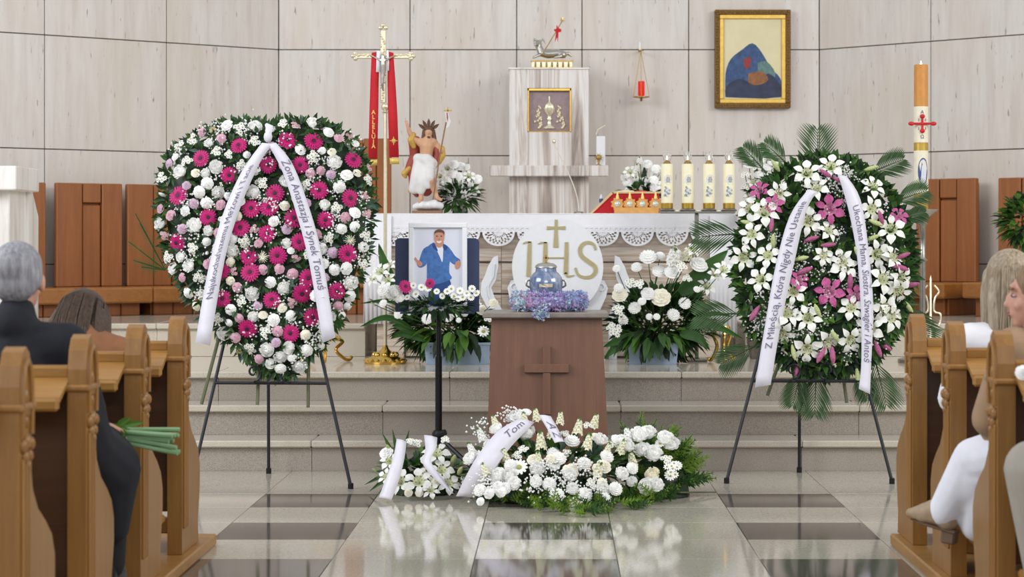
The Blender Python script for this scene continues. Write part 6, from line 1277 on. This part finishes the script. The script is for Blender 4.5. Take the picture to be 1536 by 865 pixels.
# ---------------------------------------------------------------- people
def clothmat(nm, hx, var=.15, sc=14): return plain(nm, hx, .85, 0, var=var, nscale=sc, bump=.15)
def hairmat(nm, dark, light):
    t = NT(nm); v = t.coords((60, 60, 5), rand=False); n = t.noise(v, 1.6, 4, .6); t.col(t.ramp(n, [(.3, lin(dark)), (.7, lin(light))])); t.bump(n, .5, .004); MATS[nm] = t.set(.55)
plain('skin', 'c49480', .55, 0, var=.06, nscale=20, Subsurface_Weight=.08); plain('eye_white', 'b4a69e', .2, var=.01); plain('iris', '3c342c', .2); plain('lips', 'b06a60', .5)
clothmat('navy_coat', '10121c'); clothmat('navy_trousers', '101218'); clothmat('tan_top', '8a5c3c'); clothmat('white_top', 'e8e8ee', .04); clothmat('beige_jacket', 'a08468', .08); clothmat('white_skirt', 'e4e6f0', .04); clothmat('grey_trousers', 'a09a90', .06); clothmat('dark_skirt', '2e2a2c'); clothmat('grey_jumper', '6c6a6e')
plain('black_shoe', '161414', .35); plain('tan_boot', 'a08a70', .6, var=.12); plain('boot_sole', '6a5442', .7)
hairmat('hair_grey', '6c6c74', 'a6a6ac'); hairmat('hair_brown', '2a2018', '5a4432'); hairmat('hair_blonde', '7c6c58', 'b4a48c'); hairmat('hair_dark_blonde', '6a543c', '94785a')
def hand_parts(w, d, n):
    """palm, four fingers of unequal length bent at the knuckle, thumb from the side of the palm"""
    w = Vector(w); d = Vector(d).normalized(); n = Vector(n).normalized(); s = d.cross(n).normalized(); ch = []
    for k in (-1.1, -.35, .4, 1.1): ch.append([(w, .022), (w+d*.085+s*k*.021, .0125)])
    for k, L in ((-1.25, .062), (-.42, .075), (.42, .070), (1.25, .052)):
        b = w+d*.088+s*k*.0215; ch.append([(b, .0105), (b+d*L*.5+n*.012, .0095), (b+d*L*.72+n*.036, .0085), (b+d*L*.6+n*.056, .007)])
    b = w+d*.03-s*.026; ch.append([(b, .013), (b+d*.03-s*.022+n*.014, .011), (b+d*.058-s*.02+n*.032, .009)]); return ch
def footwear(t, nm, mt, c):
    """shoe or ankle boot with shaft, pointed toe, sole and block heel"""
    a = c[0][0]; b = c[2][0]; d = (b-a); L = d.length; d = d.normalized(); s_ = d.cross(Vector((0, 0, 1))).normalized(); u = s_.cross(d).normalized(); hi = .07 if nm == 'boot' else .02
    bt = blob(nm, [[(a+u*hi-d*.01, .047), (a-d*.012, .047), (a-d*.014-u*.03, .040)], [(a-d*.012-u*.02, .042), (a+d*L*.4-u*.012, .044), (a+d*L*.75-u*.022, .036), (a+d*(L+.03)-u*.03, .017)]], [], mt, t, .006, 4)
    MB().box(a-d*.025-u*.085, (.045, .05, .05), 0, Matrix((s_, d, u)).transposed(), .006).build('heel', 'boot_sole', bt)
    so_ = MB(); q = [a-d*.05-u*.068, a+d*L*.5-u*.058, a+d*(L+.02)-u*.052]
    so_.tube(q, [.03, .034, .012], 10, 0, True, .2); so_.build('sole', 'boot_sole', bt)
def person(name, label, J, look):
    """J: joints in world space; look: garments as (part, material, thickening, which chains)"""
    t = thing(name, label, 'person', J['base'])
    Rz = Matrix.Rotation(J.get('yaw', 0), 3, 'Z') @ Matrix.Rotation(J.get('pitch', 0), 3, 'X'); hc = Vector(J['head']); s = J.get('hs', 1.0)
    def hd(x, y, z): return hc+Rz @ Vector((x, y, z))*s          # x right, y forward, z up
    def ball(x, y, z, a, b, c): return (hd(x, y, z), (a*s, b*s, c*s), Rz)
    V = {k: Vector(v) for k, v in J.items() if isinstance(v, (tuple, list, Vector))}
    torso = [(V['pelvis'], .135), (V['belly'], .125), (V['chest'], .135), (V['neck']-Vector((0, 0, .03)), .06)]
    sh = [(V['shL'], .06), (V['chest']+Vector((0, 0, .05)), .10), (V['shR'], .06)]
    arm = {q: [(V['sh'+q], .055), (V['el'+q], .042), (V['wr'+q], .029)] for q in 'LR'}
    leg = {q: [(V['hip'+q], .085), (V['kn'+q], .060), (V['an'+q], .038)] for q in 'LR'}
    foot = {q: [(V['an'+q], .030), (V['an'+q].lerp(V['to'+q], .45)-Vector((0, 0, .024)), .017), (V['an'+q].lerp(V['to'+q], .72)-Vector((0, 0, .028)), .012)] for q in 'LR'}
    ch = [torso, sh, [(V['neck']-Vector((0, 0, .05)), .052), (V['neck'], .050), (hd(0, -.015, -.05), .048)]]+[arm[q] for q in 'LR']+[leg[q] for q in 'LR']+[foot[q] for q in 'LR']
    for q in 'LR': ch += hand_parts(V['wr'+q]+(V['wr'+q]-V['el'+q]).normalized()*.01, J.get('hd'+q, V['wr'+q]-V['el'+q]), J.get('hn'+q, (0, 0, -1)))
    face = [ball(0, -.012, .022, .073, .092, .088), ball(0, .03, -.035, .056, .058, .072), ball(0, .055, -.085, .028, .026, .024), ball(0, .085, -.012, .012, .020, .026), ball(0, .098, -.028, .013, .014, .012), ball(0, .075, .03, .05, .018, .014), ball(0, .082, -.058, .024, .012, .012), ball(.035, .055, -.03, .024, .022, .02), ball(-.035, .055, -.03, .024, .022, .02)]
    for sg in (-1, 1): face.append(ball(sg*.076, -.008, -.008, .010, .018, .030))
    blob('body', ch, face, 'skin', t, .0068, 3)
    for sg in (-1, 1):
        e = MB(); e.ball(hd(sg*.030, .070, .003), (.011*s, .011*s, .0058*s), 10, 8, 0, Rz); e = e.build('eye', 'eye_white', t, True); m_ = MB(); m_.ball(hd(sg*.030, .0765, .003), .0066*s, 8, 6); m_.build('iris', 'iris', e, True)
        m_ = MB(); m_.tube([hd(sg*.014, .088, .024), hd(sg*.032, .086, .030), hd(sg*.05, .074, .024)], .0045*s, 6); m_.build('eyebrow', look['hair'], t, True)
    m_ = MB(); m_.ball(hd(0, .0915, -.053), (.020*s, .007*s, .005*s), 10, 6, 0, Rz); m_.ball(hd(0, .0905, -.062), (.018*s, .007*s, .0055*s), 10, 6, 0, Rz); m_.build('lips', 'lips', t, True)
    kind = look['style']
    if kind == 'short': blob('hair', [], [ball(0, -.022, .040, .080, .090, .086), ball(0, -.055, -.010, .070, .050, .062), ball(.052, -.03, .015, .030, .055, .05), ball(-.052, -.03, .015, .030, .055, .05)], look['hair'], t, .007, 3)
    else:
        bl = [ball(0, -.022, .038, .086, .096, .088), ball(0, -.06, -.02, .080, .052, .08)]; cc = []
        if kind == 'long':
            for k in (-.062, -.03, 0, .03, .062): cc.append([(hd(k, -.06, .0), .032), (hd(k*1.15, -.085, -.08), .033), (hd(k*1.2, -.10, -.17), .030), (hd(k*1.05, -.105, -.25+abs(k)*.3), .014)])
            for sg in (-1, 1): cc.append([(hd(sg*.075, -.01, .03), .024), (hd(sg*.086, -.02, -.05), .026), (hd(sg*.088, -.03, -.14), .024), (hd(sg*.08, -.04, -.22), .012)])
        else: cc += [[(hd(0, -.09, .0), .045), (hd(.05, -.12, -.02), .038), (hd(.085, -.115, -.035), .022)], [(hd(-.06, -.05, -.02), .035), (hd(-.05, -.08, -.07), .03)], [(hd(.07, -.02, -.03), .025), (hd(.085, .03, -.07), .014)]]
        h = blob('hair', cc, bl, look['hair'], t, .0075, 3)
        m_ = MB(); rr = random.Random(4)
        if kind == 'long':
            for i in range(90):
                a = rr.uniform(-1.5, 1.5); x = math.sin(a)*.09; y = -.02-math.cos(a)*.10; m_.tube([hd(x*.55, y*.6, .118-.03*abs(a)), hd(x*.95, y, .05), hd(x*1.12, y-.03*math.cos(a), -.07), hd(x*1.18+rr.uniform(-.01, .01), y-.035, -.19), hd(x*1.0+rr.uniform(-.015, .015), y-.03, -.26+rr.uniform(-.03, .03))], [.003, .005, .005, .004, .001], 4)
            m_.build('hair_strands', look['hair'], h, True)
    sel = {'torso': [torso, sh], 'arms': [arm['L'], arm['R']], 'legs': [leg['L'], leg['R']], 'feet': [foot['L'], foot['R']]}
    for (nm, mt, thick, which) in look['wear']:
        g_ = [[(p, r+thick) for p, r in c] for w_ in which for c in sel[w_]]
        if 'legs' in which and 'arms' not in which: g_ += [[(V['pelvis'], .14+thick), (V['hipL'], .095+thick)], [(V['pelvis'], .14+thick), (V['hipR'], .095+thick)]]
        g_ = [[c[0], c[1], (c[2][0].lerp(c[1][0], .03), c[2][1])] if (len(c) == 3 and c[0][0] in (V['shL'], V['shR']) and c[1][0] in (V['elL'], V['elR'])) else c for c in g_]
        if which == ['feet']:
            for q in 'LR': footwear(t, nm, mt, [(V['an'+q], 0), None, (V['to'+q], 0)])
            continue
        blob(nm, g_+look.get('extra_'+nm, []), look.get('balls_'+nm, []), mt, t, .010, 4)
    return t
def seated(x, y, head, **k):
    """default joints of somebody sitting at (x, y) facing the altar (+y)"""
    h = Vector(head); sz_ = h.z-.235
    J = dict(base=(x, y+.2, .045), pelvis=(x, y, .61), belly=(x, y-.01, .66), chest=(x+(h.x-x)*.6, y-.01+(h.y-y)*.5, sz_-.06), neck=(h.x, h.y-.03, h.z-.14), head=head,
             shL=(x-.17, y+(h.y-y)*.5, sz_+.01), shR=(x+.17, y+(h.y-y)*.5, sz_+.01), elL=(x-.21, y+.08, .66), elR=(x+.21, y+.08, .66), wrL=(x-.10, y+.27, .65), wrR=(x+.10, y+.27, .65),
             hipL=(x-.09, y+.02, .565), hipR=(x+.09, y+.02, .565), knL=(x-.12, y+.38, .55), knR=(x+.12, y+.38, .55), anL=(x-.12, y+.40, .165), anR=(x+.12, y+.40, .165), toL=(x-.13, y+.53, .12), toR=(x+.13, y+.53, .12))
    J.update(k); return J
# grey-haired man in a navy coat, seen from behind
hx, hy = (28-CU)*6.78/F, 6.78
J = seated(hx, 6.72, (hx, hy, 1.088), shR=(hx+.155, 6.73, .875), shL=(hx-.155, 6.73, .875), elR=(hx+.215, 6.76, .67), wrR=(hx+.17, 6.93, .625), hipR=(hx+.14, 6.74, .565), knR=(hx+.235, 7.02, .54), anR=(hx+.235, 7.0, .165), toR=(hx+.25, 7.13, .12), anL=(hx-.12, 7.0, .165), knL=(hx-.12, 7.02, .53), toL=(hx-.12, 7.13, .12), hdR=(.75, .5, -.1), hnR=(0, 0, -1))
man = person('person', 'man with short grey hair in a navy coat, seen from behind, seated in a pew', J, dict(hair='hair_grey', style='short', wear=[('trousers', 'navy_trousers', .018, ['legs']), ('coat', 'navy_coat', .026, ['torso', 'arms']), ('shoe', 'black_shoe', .012, ['feet'])],
    extra_coat=[[((hx, 6.70, .94), .075), ((hx, 6.75, .985), .062)], [((hx+.16, 6.70, .72), .10), ((hx+.20, 6.80, .55), .11), ((hx+.24, 6.92, .48), .12), ((hx+.25, 6.94, .30), .07)], [((hx-.16, 6.70, .72), .10), ((hx-.16, 6.80, .56), .11)]]))
# stems of the bunch of flowers lying across his lap
bq = thing('flower_bunch', 'bunch of long green flower stems held out into the aisle', 'bouquet', P(190, 660, 7.0)); b0 = P(168, 652, 7.02)
for i in range(13):
    a = 2*PI*i/13; q = .016+.010*(i % 3); o_ = Vector((0, math.cos(a)*q, math.sin(a)*q)); e_ = P(rg.uniform(252, 271), 664+rg.uniform(-3, 3), 7.0)+o_*1.25
    MB().tube([b0+Vector((-.14, 0, .035))+o_*.8, b0+o_*.6, e_], [.006, .0065, .0075], 7).build('flower_stem', 'stem_green', bq, True)
mb = MB()
for i in range(16): leaf(mb, b0+Vector((rg.uniform(-.03, .04), rg.uniform(-.02, .02), rg.uniform(-.03, .03))), (rg.uniform(-.3, 1), rg.uniform(-.6, .2), rg.uniform(-.6, .7)), rg.uniform(.05, .09), .011, 0, (0, -1, 0), .1)
ob = mb.build('stem_leaves', 'leaf_bright', bq); ob['kind'] = 'stuff'
for i in range(9): flower('white_carnation', bq, b0+Vector((-.17+rg.uniform(-.02, .02), rg.uniform(-.05, .05), .05+rg.uniform(-.03, .04))), (-1, rg.gauss(0, .4), .6), .03, 'carnation')
# bowed brown-haired person in the next pew
hx2, hy2 = (124-CU)*7.80/F, 7.80
J = seated(hx2, 7.52, (hx2, hy2, .905), pitch=-.75, chest=(hx2+.02, 7.66, .76), neck=(hx2, 7.74, .83), belly=(hx2, 7.57, .65), shL=(hx2-.15, 7.66, .775), shR=(hx2+.15, 7.68, .80), elR=(hx2+.17, 7.78, .62), elL=(hx2-.18, 7.78, .62), wrR=(hx2+.07, 7.93, .60), wrL=(hx2-.07, 7.93, .60), hs=1.04, knL=(hx2-.1, 7.84, .51), knR=(hx2+.1, 7.84, .51), anL=(hx2-.1, 7.78, .165), anR=(hx2+.1, 7.78, .165), toL=(hx2-.1, 7.91, .12), toR=(hx2+.1, 7.91, .12))
p2 = person('person', 'person with dark brown hair and tan top bowing forward in a pew', J, dict(hair='hair_brown', style='long', wear=[('skirt', 'dark_skirt', .02, ['legs']), ('top', 'tan_top', .018, ['torso', 'arms']), ('shoe', 'black_shoe', .012, ['feet'])]))
m_ = MB(); c = P(92, 471, 7.72); m_.tube([c+Vector((math.cos(a)*.012, 0, math.sin(a)*.022)) for a in [PI*.4+PI*1.3*i/10 for i in range(11)]], .004, 6); m_.build('hair_clip', 'white_board', p2, True)
# blonde woman in white
hx3, hy3 = (1512-CU)*7.95/F, 7.95
J = seated(hx3, 7.86, (hx3, hy3, 1.062), shL=(hx3-.15, 7.88, .842), shR=(hx3+.15, 7.88, .842), elL=(1.46, 7.95, .635), wrL=(1.60, 8.1, .60), yaw=.1, knL=(hx3-.1, 8.12, .53), knR=(hx3+.1, 8.12, .53), anL=(hx3-.1, 8.0, .165), anR=(hx3+.1, 8.0, .165), toL=(hx3-.1, 8.13, .12), toR=(hx3+.1, 8.13, .12))
person('person', 'woman with long straight blonde hair and white top, seen from behind', J, dict(hair='hair_blonde', style='long', wear=[('trousers', 'dark_skirt', .02, ['legs']), ('blouse', 'white_top', .016, ['torso', 'arms']), ('shoe', 'black_shoe', .012, ['feet'])]))
# woman in beige jacket with white skirt, her boot in the aisle
hx4 = (1556-CU)*7.12/F
J = seated(1.64, 7.04, (hx4, 7.12, 1.03), yaw=1.25, shL=(1.50, 7.06, .855), shR=(1.80, 7.06, .855), elL=(1.425, 7.1, .63), wrL=(1.50, 7.27, .55), elR=(1.82, 7.12, .63), wrR=(1.66, 7.27, .56), hipL=(1.55, 7.06, .53), knL=(1.415, 7.30, .47), anL=(1.325, 7.36, .295), toL=(1.245, 7.41, .305), hipR=(1.73, 7.06, .53), knR=(1.70, 7.36, .52), anR=(1.68, 7.22, .165), toR=(1.66, 7.31, .12))
w4 = person('person', 'woman in beige jacket, white skirt and tan ankle boots turned towards the aisle', J, dict(hair='hair_dark_blonde', style='long', wear=[('skirt', 'white_skirt', .02, ['legs']), ('jacket', 'beige_jacket', .020, ['torso', 'arms']), ('boot', 'tan_boot', .013, ['feet'])],
    extra_skirt=[[((1.58, 7.10, .52), .11), ((1.45, 7.28, .44), .09), ((1.375, 7.35, .335), .062)], [((1.47, 7.28, .42), .09), ((1.43, 7.34, .25), .06)], [((1.48, 7.28, .40), .09), ((1.50, 7.34, .24), .06)]], extra_jacket=[[((1.58, 7.04, .60), .125), ((1.49, 7.18, .50), .085), ((1.42, 7.285, .485), .066)]]))
# person in pale grey trousers at the edge
J = seated(1.70, 6.2, (1.72, 6.22, 1.10), knL=(1.425, 6.47, .53), anL=(1.47, 6.44, .165), toL=(1.46, 6.53, .12), hipL=(1.60, 6.22, .53), knR=(1.80, 6.46, .53), anR=(1.80, 6.42, .165), toR=(1.80, 6.52, .12), wrL=(1.62, 6.42, .64), elL=(1.52, 6.28, .68))
person('person', 'person in pale grey trousers, knee showing beside the pew end', J, dict(hair='hair_brown', style='short', wear=[('trousers', 'grey_trousers', .026, ['legs']), ('jumper', 'grey_jumper', .02, ['torso', 'arms']), ('shoe', 'black_shoe', .012, ['feet'])]))
# white rose left on the book ledge
wr = thing('white_rose', 'single white rose lying on the book ledge of the right-hand pew', 'flower', (1.435, 6.66, .782)); flower('white_rose', wr, Vector((1.435, 6.64, .805)), (-.1, -1, .5), .026, 'bloom'); MB().tube([(1.44, 6.655, .80), (1.55, 6.67, .80)], .003, 5).build('flower_stem', 'leaf_mid', wr)
